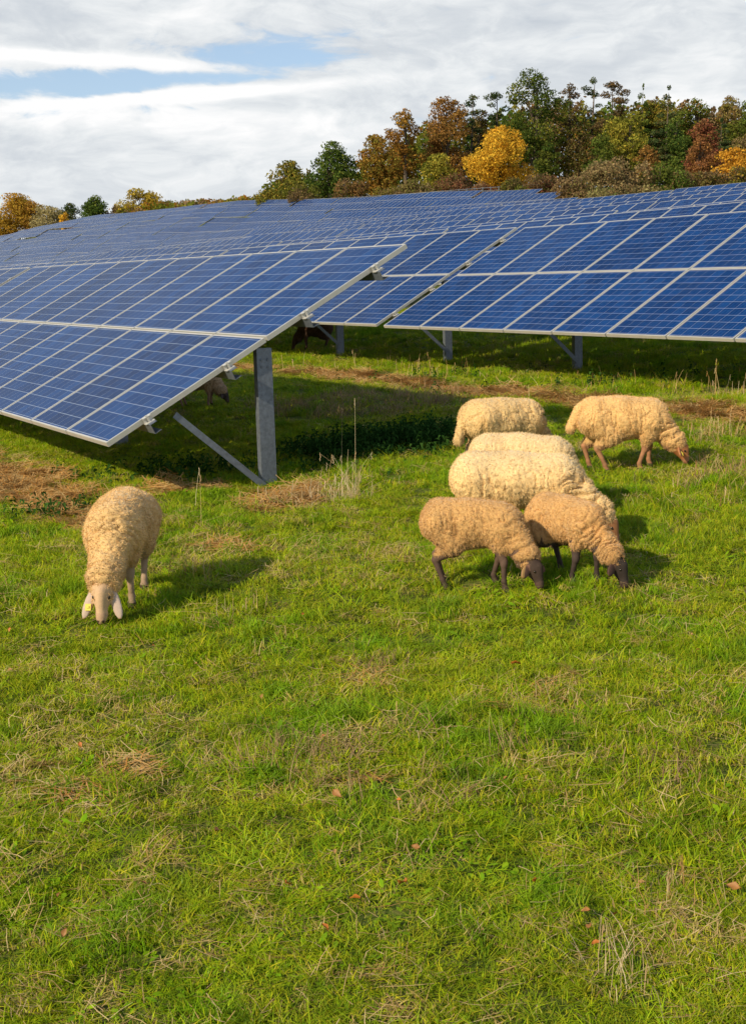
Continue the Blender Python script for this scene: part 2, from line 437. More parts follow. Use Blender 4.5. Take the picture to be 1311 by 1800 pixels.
ORD = ['', 'first', 'second', 'third', 'fourth', 'fifth', 'sixth', 'seventh', 'eighth', 'ninth', 'tenth', 'eleventh', 'twelfth', 'thirteenth', 'fourteenth', 'fifteenth', 'sixteenth', 'seventeenth', 'eighteenth', 'nineteenth', 'twentieth'] + ['twenty-%s' % t for t in ('first', 'second', 'third', 'fourth', 'fifth', 'sixth', 'seventh', 'eighth', 'ninth')] + ['thirtieth'] + ['thirty-%s' % t for t in ('first', 'second', 'third', 'fourth', 'fifth')]
TABLES = []
def place_table(x, y, z, slope, label, near, group, posts=None):
    """x, y, z: low right corner of the panel plane"""
    rot = (0, slope, -AZ)
    if near:
        t = empty('solar_table', (x, y, z), rot)
        for (nm, me, loc, rr) in (posts or PARTS):
            o = link(nm, me, t); o.location = loc; o.rotation_euler = rr
    else:
        t = link('solar_table', FAR[len(TABLES) % len(FAR)]); t.location = (x, y, z); t.rotation_euler = rot
    tag(t, label, 'solar table', group); TABLES.append(t); return t
F0 = np.array([-2.12, 9.36, -1.09+CZ]); R0 = np.array([.16, 19.11, -.34+CZ])
STEP = TLEN+.2
def along(P, d, sl): return P + np.array([EV[0]*d, EV[1]*d, math.tan(sl)*d])
GR1 = 'solar tables of the near rows'
sl0 = R(.4)
place_table(*F0, sl0, 'nearest blue solar table, its right end on a steel post over the straw heap', True, GR1)
P = along(F0, STEP, sl0); place_table(*P, sl0, 'blue solar table cut by the left picture edge, beyond the gap in the front row', True, GR1)
# second row: the table to the right of its gap runs from the gap towards the camera, the others run on to the left
place_table(*along(R0, -TLEN, R(.3)), R(.3), 'dark blue solar table reaching the right picture edge', True, GR1, PARTS_R)
Q = along(R0, .2, R(.3)); Q[2] += .015
place_table(*Q, R(.3), 'blue solar table just left of the gap, half behind the nearest table', True, GR1)
for i in range(1, 4):
    Q = along(R0, .2+STEP*i, R(.3)); e_ = Q
    place_table(*Q, R(.3), '%s solar table in the second row counted left from its open gap' % ORD[i+1], True, GR1)
ROWP = 7.2
RLIM = {8: 68, 9: 76, 10: 86, 11: 96, 12: 108, 13: 120}
h0 = float(R0[:2] @ HV)
for k in range(2, 13):
    hl = h0 + ROWP*(k-1)
    Hm = hl+1.4
    elo = max(.80*Hm, RLIM.get(k, 0)); ehi = 3.72*Hm
    off = random.uniform(0, STEP); n = int((elo-off)/STEP); e0 = off+n*STEP
    if k in RLIM: e0 = RLIM[k]
    j = 0
    while e0 < ehi:
        j += 1
        c = e0+TLEN/2
        za = float(Z(HV[0]*Hm+EV[0]*e0, HV[1]*Hm+EV[1]*e0, False)); zb = float(Z(HV[0]*Hm+EV[0]*(e0+TLEN), HV[1]*Hm+EV[1]*(e0+TLEN), False))
        x, y = HV*hl + EV*e0
        sl = math.atan2(zb-za, TLEN)
        wob = random.uniform(-.05, .05)*(1 if k < 6 else 2)
        place_table(x, y, za+CLEAR+wob, sl+R(random.uniform(-.25, .25)), '%s solar table from the right in the %s row up the slope' % (ORD[j], ORD[k+1]), k == 2, 'solar tables up the hillside' if k > 2 else GR1)
        e0 += STEP + (random.uniform(0, .5) if random.random() < .3 else 0)

# ------------------------------------------------------------------ trees
def leaf_material():
    m, nt, out = material('tree_leaves'); g = N(nt)
    c = g.n('ShaderNodeAttribute', attribute_name='Col').outputs['Color']
    d = g.n('ShaderNodeBsdfDiffuse', {0: c}); t = g.n('ShaderNodeBsdfTranslucent', {0: c})
    c2 = c; mx = g.n('ShaderNodeMixShader', {0: .42, 1: d.outputs[0], 2: t.outputs[0]})
    nt.links.new(mx.outputs[0], out.inputs[0]); return m
M_LEAF = leaf_material()
def bark_material():
    m, nt, out = material('bark'); g = N(nt)
    co = g.n('ShaderNodeTexCoord').outputs['Object']
    n = g.noise(co, 3, 5); c = g.ramp(n, [(.3, (.05, .036, .026)), (.7, (.15, .115, .085))])
    b = g.n('ShaderNodeBsdfPrincipled', {'Base Color': c, 'Roughness': .9}); nt.links.new(b.outputs[0], out.inputs[0]); return m
M_BARK = bark_material()
def leaf_quads(cen, nrm, size, rng):
    n = len(cen)
    d = rng.normal(size=(n, 3)); nrm = nrm + .8*d; nrm /= np.linalg.norm(nrm, axis=1)[:, None]
    a = rng.normal(size=(n, 3)); a = np.cross(nrm, a); a /= np.linalg.norm(a, axis=1)[:, None]+1e-9
    b = np.cross(nrm, a); s = (size*rng.uniform(.6, 1.3, n))[:, None]
    v = np.stack([cen-a*s*.62, cen+b*s*.45, cen+a*s*.62, cen-b*s*.45], 1).reshape(-1, 3)
    f = np.arange(4*n).reshape(n, 4); return v, f
def tree(name, x, y, zb, H, W, kind, pal, seed, label, cat='tree', group=None, leaf=.42, dens=1., low=.2):
    rng = np.random.default_rng(seed)
    root = empty(name, (x, y, zb)); tag(root, label, cat, group)
    tb = MB(); lob = []       # lobes: centre, radii, colour shift
    pal = [np.array(c)*(1.35 if c[0] > .3 else 1.5) for c in pal]; pal = [c*.87+.13*c.mean()*np.array([1.25, 1.15, .55]) for c in pal]
    if kind == 'broad':
        n = 18
        tb.tube([(0, 0, -.5), (.1*rng.normal(), .1*rng.normal(), H*.25), (.2*rng.normal(), .2*rng.normal(), H*.55), (0, 0, H*.85)], [H*.022+.1, H*.018+.06, H*.010+.03, .03], 7)
        for i in range(n):
            a = rng.uniform(0, 2*math.pi); t = (i+.5)/n; zz = H*(low+.08+(.86-low)*t)
            prof = math.sin(math.pi*min(max((t*.82+.16), 0), 1))**.7
            rad = W/2*prof*rng.uniform(.3, .72)
            c = np.array([math.cos(a)*rad, math.sin(a)*rad, zz]); r0 = W*rng.uniform(.15, .27)*(1.05-.4*t)
            lob.append((c, np.array([r0, r0, r0*rng.uniform(.6, .9)])))
            tb.tube([(0, 0, max(zz-H*.25, H*.12)), tuple(c*np.array([.5, .5, 1])-np.array([0, 0, H*.06])), tuple(c)], [H*.008+.03, H*.005+.02, .02], 4)
        for i in range(34):                                         # ragged outline
            l = lob[rng.integers(len(lob))]; d = rng.normal(size=3); d /= np.linalg.norm(d)
            lob.append((l[0]+d*l[1]*1.05, l[1]*rng.uniform(.22, .5)))
    elif kind == 'pine':
        tb.tube([(0, 0, -.5), (.15*rng.normal(), 0, H*.5), (.2*rng.normal(), 0, H*.97)], [H*.013+.06, H*.010+.04, .04], 7)
        for i in range(17):
            t = (i+rng.random())/17; zz = H*(.42+.56*t); a = rng.uniform(0, 2*math.pi); rad = W/2*(1-.55*t**1.5)*rng.uniform(.25, 1.05)
            c = np.array([math.cos(a)*rad, math.sin(a)*rad, zz+rng.normal()*.3]); r0 = W*rng.uniform(.10, .19)
            lob.append((c, np.array([r0*1.25, r0*1.25, r0*.6]))); tb.tube([(0, 0, zz-H*.03), tuple(c)], [.07, .03], 4)
        lob.append((np.array([0, 0, H*.97]), np.array([W*.12, W*.12, H*.03])))
    elif kind == 'spruce':
        tb.tube([(0, 0, -.5), (0, 0, H*.5), (0, 0, H*.93)], [H*.014+.05, H*.008+.03, .02], 6)
        n = 11
        for i in range(n):
            t = i/(n-1); zz = H*(.12+.86*t); rr = W/2*(1-t)**.8+.35
            for j in range(5 if t < .7 else 3):
                a = rng.uniform(0, 2*math.pi); c = np.array([math.cos(a)*rr*.6, math.sin(a)*rr*.6, zz-rr*.15])
                lob.append((c, np.array([rr*.42, rr*.42, H*.028])))
    else:                                                           # bush: many thin stems from the ground
        for i in range(9):
            a = rng.uniform(0, 2*math.pi); rad = W/2*rng.uniform(.1, .85); zz = H*rng.uniform(.35, .82)*(1-.35*(rad/(W/2))**2)
            c = np.array([math.cos(a)*rad, math.sin(a)*rad, zz]); r0 = W*rng.uniform(.13, .22)
            lob.append((c, np.array([r0, r0, min(r0, H*.22)])))
            tb.tube([(c[0]*.15, c[1]*.15, -.3), tuple(c*np.array([.6, .6, .55])), tuple(c+np.array([0, 0, r0*.6]))], [.09, .05, .02], 4)
        for i in range(8):
            a = rng.uniform(0, 2*math.pi); rad = W/2*rng.uniform(.5, .95)
            lob.append((np.array([math.cos(a)*rad, math.sin(a)*rad, H*rng.uniform(.12, .3)]), np.array([W*.16, W*.16, H*.16])))
    cen, nrm, col = [], [], []
    hue = rng.normal(size=len(lob))
    for (c, r0), hq in zip(lob, hue):
        area = (r0[0]*r0[2]+r0[0]*r0[1])*6
        n = int(max(20, dens*area/(leaf*leaf)*1.9))
        if kind == 'bush_bare': n = int(n*.5)
        d = rng.normal(size=(n, 3)); d /= np.linalg.norm(d, axis=1)[:, None]
        rr = rng.uniform(.3, 1.22, n)**.5
        cl = fbm(d*3.0+hq*5, seed, 3)                                # clumps on each lobe
        keep = cl > -.06
        p = c + d*r0*rr[:, None]*(1+.5*cl[:, None]); p, d, cl = p[keep], d[keep], cl[keep]
        base = pal[0]+(pal[1 % len(pal)]-pal[0])*np.clip(.5+.45*hq+.35*rng.normal(size=(len(p), 1)), 0, 1)
        if len(pal) > 2:
            pick = rng.random((len(p), 1)) < .18*(hq > .3)+.06; base = np.where(pick, pal[2], base)
        base = base*rng.uniform(.5, 1.5, (len(p), 1))
        cen.append(p); nrm.append(d); col.append(base)
    cen = np.concatenate(cen); nrm = np.concatenate(nrm); col = np.concatenate(col)
    cen[:, 2] = np.minimum(np.maximum(cen[:, 2], .1), H*1.02)
    v, f = leaf_quads(cen, nrm, leaf, rng)
    link('trunk', tb.mesh('trunk', [M_BARK], True), root)
    link('crown', mesh_np('crown', v, f, [M_LEAF], col=np.repeat(col, 4, 0)), root)
    return root
G_DARK = [(.042, .078, .014), (.08, .125, .02), (.14, .16, .025)]
G_OLIVE = [(.10, .115, .016), (.17, .155, .022), (.26, .17, .02)]
AMBER = [(.22, .10, .016), (.30, .16, .02), (.12, .10, .02)]
ORANGE = [(.20, .095, .025), (.26, .135, .03), (.14, .095, .028)]
YELLOW = [(.50, .27, .012), (.62, .38, .02), (.36, .24, .02)]
RED = [(.15, .045, .028), (.21, .085, .035), (.13, .07, .035)]
BROWN = [(.15, .095, .045), (.21, .14, .07), (.13, .12, .035)]
PALE = [(.26, .22, .11), (.34, .28, .13), (.20, .18, .07)]
YGREEN = [(.15, .16, .018), (.24, .22, .025), (.28, .20, .02)]
PINE = [(.035, .062, .022), (.07, .095, .03), (.13, .09, .035)]
PINEB = [(.09, .065, .028), (.15, .085, .035), (.05, .06, .025)]
# picture x, top y, picture width, distance, kind, palette, leaf, label
TREES = [
 (505, 283, 75, 205, 'broad', G_OLIVE, .45, 'low olive tree with orange top at the left end of the wood'),
 (478, 322, 50, 200, 'bush', G_OLIVE, .4, 'small yellowish bush at the far left foot of the wood'),
 (580, 253, 82, 200, 'broad', G_DARK, .45, 'round dark green tree standing left of the amber trees'),
 (660, 234, 80, 200, 'broad', [AMBER[0], G_OLIVE[1], AMBER[1]], .42, 'olive and amber tree right of the round dark green tree'),
 (714, 190, 72, 212, 'broad', AMBER, .42, 'tall amber tree with dark branches showing through'),
 (785, 170, 92, 215, 'broad', ORANGE, .42, 'broad rusty orange oak left of the slender pines'),
 (775, 268, 66, 193, 'broad', YGREEN, .38, 'low yellow green tree below the rusty orange oak'),
 (830, 160, 30, 220, 'pine', PINE, .38, 'slender pine just right of the rusty orange oak'),
 (873, 155, 38, 222, 'pine', PINE, .38, 'slender pine close to the left of the tallest green oak'),
 (843, 196, 60, 224, 'broad', [AMBER[2], BROWN[1], AMBER[0]], .42, 'brownish tree behind the bright yellow tree'),
 (943, 122, 108, 212, 'broad', [(.045, .075, .012), (.095, .125, .018), (.17, .15, .02)], .42, 'tallest dark green oak in the middle of the wood'),
 (880, 222, 102, 190, 'broad', YELLOW, .38, 'bright golden yellow tree in front of the wood'),
 (1002, 140, 34, 225, 'pine', PINEB, .35, 'thin half bare tree right of the tallest green oak'),
 (1043, 130, 34, 226, 'pine', PINE, .35, 'thin tall pine with sparse crown left of the brown crowned pine'),
 (1078, 137, 52, 222, 'pine', PINEB, .38, 'pine with a brownish crown high over the wood'),
 (1020, 215, 60, 214, 'broad', [BROWN[0], G_OLIVE[0], AMBER[0]], .4, 'brown olive tree in the shade under the thin pines'),
 (1130, 148, 60, 224, 'spruce', G_DARK, .4, 'pointed dark spruce behind the yellow green tree'),
 (1106, 200, 84, 200, 'broad', YGREEN, .4, 'yellow green tree in front of the pointed spruces'),
 (1175, 150, 66, 216, 'spruce', PINE, .4, 'dark spruce right of the yellow green tree'),
 (1150, 170, 90, 226, 'broad', G_OLIVE, .42, 'olive crown between the two pointed spruces'),
 (1225, 172, 80, 222, 'broad', [G_OLIVE[0], G_DARK[1], AMBER[0]], .42, 'dull olive tree behind the red tree'),
 (1281, 170, 76, 222, 'broad', [BROWN[1], G_OLIVE[1], ORANGE[0]], .42, 'brownish olive tree at the top right of the wood'),
 (1330, 180, 90, 218, 'broad', [G_OLIVE[0], G_DARK[1]], .42, 'olive tree cut by the right picture edge'),
 (1268, 208, 56, 205, 'spruce', PINE, .4, 'dark spruce right of the red tree'),
 (1236, 212, 62, 180, 'broad', RED, .38, 'deep red tree on the right side of the wood'),
 (1230, 240, 50, 170, 'broad', [ORANGE[0], RED[1]], .36, 'orange red small tree in front of the deep red tree'),
 (1290, 262, 74, 165, 'broad', [(.42, .20, .012), (.55, .30, .02)], .36, 'golden tree at the right picture edge below the dark spruce'),
 (1137, 254, 40, 175, 'broad', ORANGE, .36, 'small orange tree above the pale twiggy bush'),
 (1190, 205, 60, 205, 'broad', G_DARK, .4, 'dark green tree left of the deep red tree'),
 (1060, 240, 60, 195, 'broad', [G_DARK[1], G_OLIVE[0]], .38, 'dark olive tree above the brown bushes'),
 (960, 250, 50, 205, 'broad', [G_DARK[0], G_OLIVE[0]], .38, 'shaded green undergrowth tree beneath the tallest oak'),
 (1310, 235, 60, 190, 'broad', [AMBER[2], BROWN[1]], .38, 'brown tree above the golden tree at the right edge'),
 (1092, 274, 104, 118, 'bush', [PALE[2], BROWN[1], BROWN[0]], .28, 'pale twiggy round bush behind the crest of the panels'),
 (1165, 284, 74, 120, 'bush', [G_OLIVE[0], G_DARK[1], BROWN[0]], .28, 'green bush right of the pale twiggy bush'),
 (1240, 292, 90, 122, 'bush', [BROWN[0], G_OLIVE[0], ORANGE[0]], .28, 'brown green bush below the deep red tree'),
 (1305, 290, 70, 120, 'bush', [G_OLIVE[0], BROWN[0], YELLOW[2]], .28, 'bush at the right picture edge above the panels'),
 (1015, 296, 80, 124, 'bush', BROWN, .28, 'brown bush left of the pale twiggy bush'),
 (955, 303, 70, 150, 'bush', [BROWN[0], RED[0], G_OLIVE[0]], .3, 'reddish brown bush under the trunk of the tallest oak'),
 (800, 305, 80, 178, 'bush', [BROWN[0], RED[0], G_OLIVE[0]], .32, 'reddish brown bush left of the bright yellow tree'),
 (730, 306, 74, 180, 'bush', [BROWN[1], G_OLIVE[0], BROWN[0]], .32, 'brown bush below the tall amber tree'),
 (620, 312, 60, 186, 'bush', [BROWN[0], ORANGE[0], G_OLIVE[0]], .32, 'russet bush between the dark green and the amber tree'),
 (540, 318, 54, 190, 'bush', [BROWN[0], G_OLIVE[0]], .32, 'brown bush at the foot of the olive tree'),
 (690, 318, 60, 184, 'bush', [BROWN[0], G_OLIVE[1]], .32, 'low brown bush right of the olive and amber tree'),
 (848, 318, 60, 176, 'bush', [BROWN[1], RED[0]], .32, 'low brown bush under the bright yellow tree'),
 (905, 312, 60, 165, 'bush', [BROWN[0], G_OLIVE[0]], .32, 'dull bush right of the bright yellow tree'),
 # far left
 (22, 343, 96, 352, 'broad', [YELLOW[2], AMBER[1], YELLOW[0]], .6, 'yellow orange tree at the left picture edge'),
 (58, 352, 40, 350, 'broad', [AMBER[1], ORANGE[1], YELLOW[2]], .55, 'orange tree just right of the left edge tree'),
 (85, 362, 58, 345, 'broad', PALE, .55, 'pale willow like tree among the left trees'),
 (114, 374, 22, 338, 'broad', YELLOW, .5, 'small bright yellow tree left of the round dark tree'),
 (120, 358, 44, 360, 'broad', PINE, .55, 'dark pine like tree behind the small bright yellow tree'),
 (132, 380, 24, 335, 'bush', RED, .5, 'small reddish bush left of the round dark tree'),
 (169, 345, 58, 330, 'broad', G_DARK, .55, 'round dark green tree on the left skyline'),
 (205, 360, 34, 330, 'broad', BROWN, .5, 'brown tree right of the round dark tree on the skyline'),
 (246, 333, 70, 325, 'broad', [(.34, .24, .02), (.42, .31, .025), (.20, .18, .02)], .55, 'rounded yellow green tree on the left skyline'),
 (292, 350, 40, 310, 'bush', [BROWN[0], G_OLIVE[0]], .5, 'dull bush right of the rounded yellow green tree'),
 (325, 350, 44, 300, 'bush', [G_OLIVE[0], BROWN[1]], .5, 'olive bush on the skyline in the middle of the gap'),
 (358, 354, 36, 290, 'bush', BROWN, .5, 'brown low bush on the skyline'),
 (393, 350, 34, 280, 'bush', [AMBER[0], G_OLIVE[1]], .45, 'amber bush on the skyline'),
 (427, 350, 34, 260, 'bush', [AMBER[1], G_OLIVE[0]], .45, 'yellowish bush on the skyline next to the wood'),
 (452, 336, 36, 235, 'bush', [G_OLIVE[0], AMBER[0]], .42, 'olive amber bush at the left tip of the wood'),
]
for i, (px, ty, wpx, D, kind, pal, leaf, lab) in enumerate(TREES):
    d = ray(px, ty); x, y = d[0]*D, D
    zb = float(Z(x, y, False)); zt = CZ+d[2]*D - (.6 if kind == 'pine' else 0)
    H = max(zt-zb, 2.0); W = wpx/F_PX*D*(1.18 if kind != 'pine' else 1.35); leaf *= .66
    nm = 'bush' if kind == 'bush' else ('pine_tree' if kind == 'pine' else 'spruce_tree' if kind == 'spruce' else 'broadleaf_tree')
    tree(nm, x, y, zb, H, W, kind, pal, 300+i, lab, 'bush' if kind == 'bush' else 'tree', None, leaf, 1.0, .12 if H < 14 else .2)
# far-off wood that closes the view behind the single trees
def backwood():
    rng = np.random.default_rng(5); cen, col = [], []
    TOP = ([455, 520, 600, 690, 740, 820, 930, 1100, 1200, 1311, 1420], [325, 308, 295, 262, 222, 200, 180, 180, 185, 190, 200])
    for px in np.arange(455, 1420, 4.5):
        D = rng.uniform(222, 250); d = ray(px, 0); x = d[0]*D
        top = np.interp(px, *TOP)+rng.uniform(-8, 30)
        zt = CZ+ray(px, top)[2]*D; zb = float(Z(x, D, False))
        n = int(16*max(zt-zb, 3)); t = rng.random(n)**.8; w = 1.3*(1.15-t)
        p = np.stack([x+rng.normal(size=n)*w, D+rng.normal(size=n)*2, zb+(zt-zb)*t], -1)
        c = np.array([G_DARK[1], G_OLIVE[0], BROWN[0], AMBER[2], G_OLIVE[1]][rng.integers(5)])*rng.uniform(.8, 1.7, (n, 1))
        cen.append(p); col.append(np.broadcast_to(c, (n, 3)))
    for px in np.arange(190, 470, 3.5):                  # low scrub along the left skyline
        D = np.interp(px, [190, 470], [330, 235])+rng.uniform(0, 15); d = ray(px, 0); x = d[0]*D
        zt = CZ+ray(px, np.interp(px, [190, 300, 470], [364, 357, 345])+rng.uniform(-4, 6))[2]*D; zb = float(Z(x, D, False))
        n = 70; p = np.stack([x+rng.normal(size=n)*.9, D+rng.normal(size=n)*1.5, zb+np.maximum(zt-zb, 1.5)*rng.random(n)**.7], -1)
        c = np.array([G_OLIVE[1], BROWN[1], AMBER[0], G_OLIVE[0]][rng.integers(4)])*rng.uniform(.9, 1.7, (n, 1))
        cen.append(p); col.append(np.broadcast_to(c, (n, 3)))
    cen = np.concatenate(cen); col = np.concatenate(col)
    v, f = leaf_quads(cen, np.tile([-.3, -.6, .5], (len(cen), 1)), .62, rng)
    o = link('woods', mesh_np('woods', v, f, [M_LEAF], col=np.repeat(col, 4, 0)))
    tag(o, 'dark inner wood filling the gaps behind the autumn trees', 'woods', kind='stuff')
backwood()
# wire fence behind the last row
def fence():
    root = None
    pts = []
    for px in np.arange(540, 960, 14.):
        D = 186-(px-540)*.055; d = ray(px, 340); pts.append((d[0]*D, D, float(Z(d[0]*D, D, False))))
    root = empty('wire_fence', pts[0]); tag(root, 'thin wire fence on the crest behind the last panels', 'fence')
    o0 = Vector(pts[0])
    pmb = MB(); pmb.tube([(0, 0, -.3), (0, 0, 2.1)], .06, 5); pm = pmb.mesh('fence_post', [M_GALV])
    for p in pts:
        q = link('fence_post', pm, root); q.location = Vector(p)-o0
    rb = MB()
    for zz in (.5, 1.1, 1.6, 2.0): rb.tube([Vector(p)-o0+Vector((0, 0, zz)) for p in pts], .025, 4)
    link('fence_wire', rb.mesh('fence_wire', [M_GALV]), root)
fence()
# ------------------------------------------------------------------ sheep
def seg(P, a, b, r0, r1):
    a = np.array(a, np.float32); b = np.array(b, np.float32); ab = b-a
    t = np.clip(((P-a)@ab)/max(ab@ab, 1e-9), 0, 1)
    return np.linalg.norm(P-a-t[..., None]*ab, axis=-1)-(r0+(r1-r0)*t)
def smin(a, b, k):
    h = np.clip(.5+.5*(b-a)/k, 0, 1); return b+(a-b)*h-k*h*(1-h)
def ell(P, c, ax, r):
    """ellipsoid with axes ax (rows) and radii r"""
    q = (P-np.array(c, np.float32))@np.array(ax, np.float32).T/np.array(r, np.float32)
    n = np.linalg.norm(q, axis=-1); n2 = np.linalg.norm(q/np.array(r, np.float32), axis=-1)
    return n*(n-1)/np.maximum(n2, 1e-6)
def surface_nets(D, org, h):
    ins = D < 0
    c = [ins[i:i-1 or None, j:j-1 or None, k:k-1 or None] for i in (0, 1) for j in (0, 1) for k in (0, 1)]
    s = sum(x.astype(np.int8) for x in c); act = (s > 0) & (s < 8)
    idx = np.full(act.shape, -1, np.int64); ai = np.argwhere(act); idx[act] = np.arange(len(ai))
    corner = np.array([(i, j, k) for i in (0, 1) for j in (0, 1) for k in (0, 1)])
    vals = np.stack([D[ai[:, 0]+o[0], ai[:, 1]+o[1], ai[:, 2]+o[2]] for o in corner], 1)
    acc = np.zeros((len(ai), 3)); cnt = np.zeros(len(ai))
    for a in range(8):
        for b in range(a+1, 8):
            if np.abs(corner[a]-corner[b]).sum() != 1: continue
            va, vb = vals[:, a], vals[:, b]; m = (va < 0) != (vb < 0)
            t = np.where(m, va/np.where(m, va-vb, 1), 0)
            p = corner[a]+t[:, None]*(corner[b]-corner[a]); acc[m] += p[m]; cnt[m] += 1
    V = (ai+acc/cnt[:, None])*h+np.array(org)
    faces = []
    for ax in range(3):
        sl0 = [slice(1, -1)]*3; sl1 = [slice(1, -1)]*3
        sl0[ax] = slice(0, -1); sl1[ax] = slice(1, None)
        A = ins[tuple(sl0)]; B = ins[tuple(sl1)]
        e = np.argwhere(A != B); fl = A[A != B]
        off = np.array([1, 1, 1]); off[ax] = 0; e = e+off
        u, v = [(1, 2), (2, 0), (0, 1)][ax]
        def cell(du, dv):
            q = e.copy(); q[:, u] -= du; q[:, v] -= dv; return idx[q[:, 0], q[:, 1], q[:, 2]]
        f = np.stack([cell(1, 1), cell(0, 1), cell(0, 0), cell(1, 0)], 1)
        f[~fl] = f[~fl][:, ::-1]; faces.append(f)
    f = np.concatenate(faces); f = f[(f >= 0).all(1)]
    return V, f
def sdf_grid(fn, org, dims, h, c=4):
    """distance on a fine grid, worked out only near the surface"""
    cd = [d//c+1 for d in dims]
    G = np.stack(np.meshgrid(*[org[i]+(np.arange(cd[i])*c+(c-1)/2)*h for i in range(3)], indexing='ij'), -1).reshape(-1, 3).astype(np.float32)
    Dc = fn(G).reshape(cd)
    for i in range(3): Dc = np.repeat(Dc, c, i)
    D = Dc[:dims[0], :dims[1], :dims[2]].astype(np.float32).copy()
    m = np.argwhere(np.abs(D) < c*h*1.0+.022)
    D[m[:, 0], m[:, 1], m[:, 2]] = fn((np.array(org)+m*h).astype(np.float32))
    return D
def tuftn(P, seed): return vnoise(P.astype(np.float64)*45, seed+31) if len(P) < 900000 else 0
def wool_material():
    m, nt, out = material('wool'); g = N(nt)
    c = g.n('ShaderNodeAttribute', attribute_name='Col').outputs['Color']
    co = g.n('ShaderNodeTexCoord').outputs['Object']
    n = g.noise(co, 130, 4, .7); n2 = g.noise(co, 38, 4, .6)
    bump = g.n('ShaderNodeBump', {'Strength': .75, 'Distance': .009, 'Height': g.math('ADD', g.math('MULTIPLY', n, .5), n2)})
    c = g.mix(g.map(n2, .35, .75, 0., .35), c, g.n('ShaderNodeMix', {0: .5, 6: c, 7: (.45, .36, .22, 1)}, data_type='RGBA').outputs[2])
    d = g.n('ShaderNodeBsdfPrincipled', {'Base Color': c, 'Roughness': 1.0, 'Specular IOR Level': .05, 'Sheen Weight': .35, 'Sheen Roughness': .5, 'Normal': bump.outputs[0]})
    t = g.n('ShaderNodeBsdfTranslucent', {0: c})
    mx = g.n('ShaderNodeMixShader', {0: .06, 1: d.outputs[0], 2: t.outputs[0]})
    nt.links.new(mx.outputs[0], out.inputs[0]); return m
def hide_material():
    m, nt, out = material('short_hair'); g = N(nt)
    c = g.n('ShaderNodeAttribute', attribute_name='Col').outputs['Color']
    co = g.n('ShaderNodeTexCoord').outputs['Object']; n = g.noise(co, 90, 4, .7)
    c = g.mix(g.math('MULTIPLY', n, .35), c, (.10, .07, .05))
    bump = g.n('ShaderNodeBump', {'Strength': .4, 'Distance': .004, 'Height': n})
    d = g.n('ShaderNodeBsdfPrincipled', {'Base Color': c, 'Roughness': .75, 'Specular IOR Level': .25, 'Normal': bump.outputs[0]})
    nt.links.new(d.outputs[0], out.inputs[0]); return m
M_WOOL, M_HIDE = wool_material(), hide_material()
def simple(name, c, rough):
    m, nt, out = material(name); g = N(nt)
    n = g.noise(g.n('ShaderNodeTexCoord').outputs['Object'], 40, 3)
    cc = g.mix(g.math('MULTIPLY', n, .3), c, tuple(x*.6 for x in c))
    nt.links.new(g.n('ShaderNodeBsdfPrincipled', {'Base Color': cc, 'Roughness': rough}).outputs[0], out.inputs[0]); return m
M_EYE = simple('eye', (.02, .014, .008), .12); M_TAGY = simple('ear_tag_yellow', (.75, .62, .08), .5)
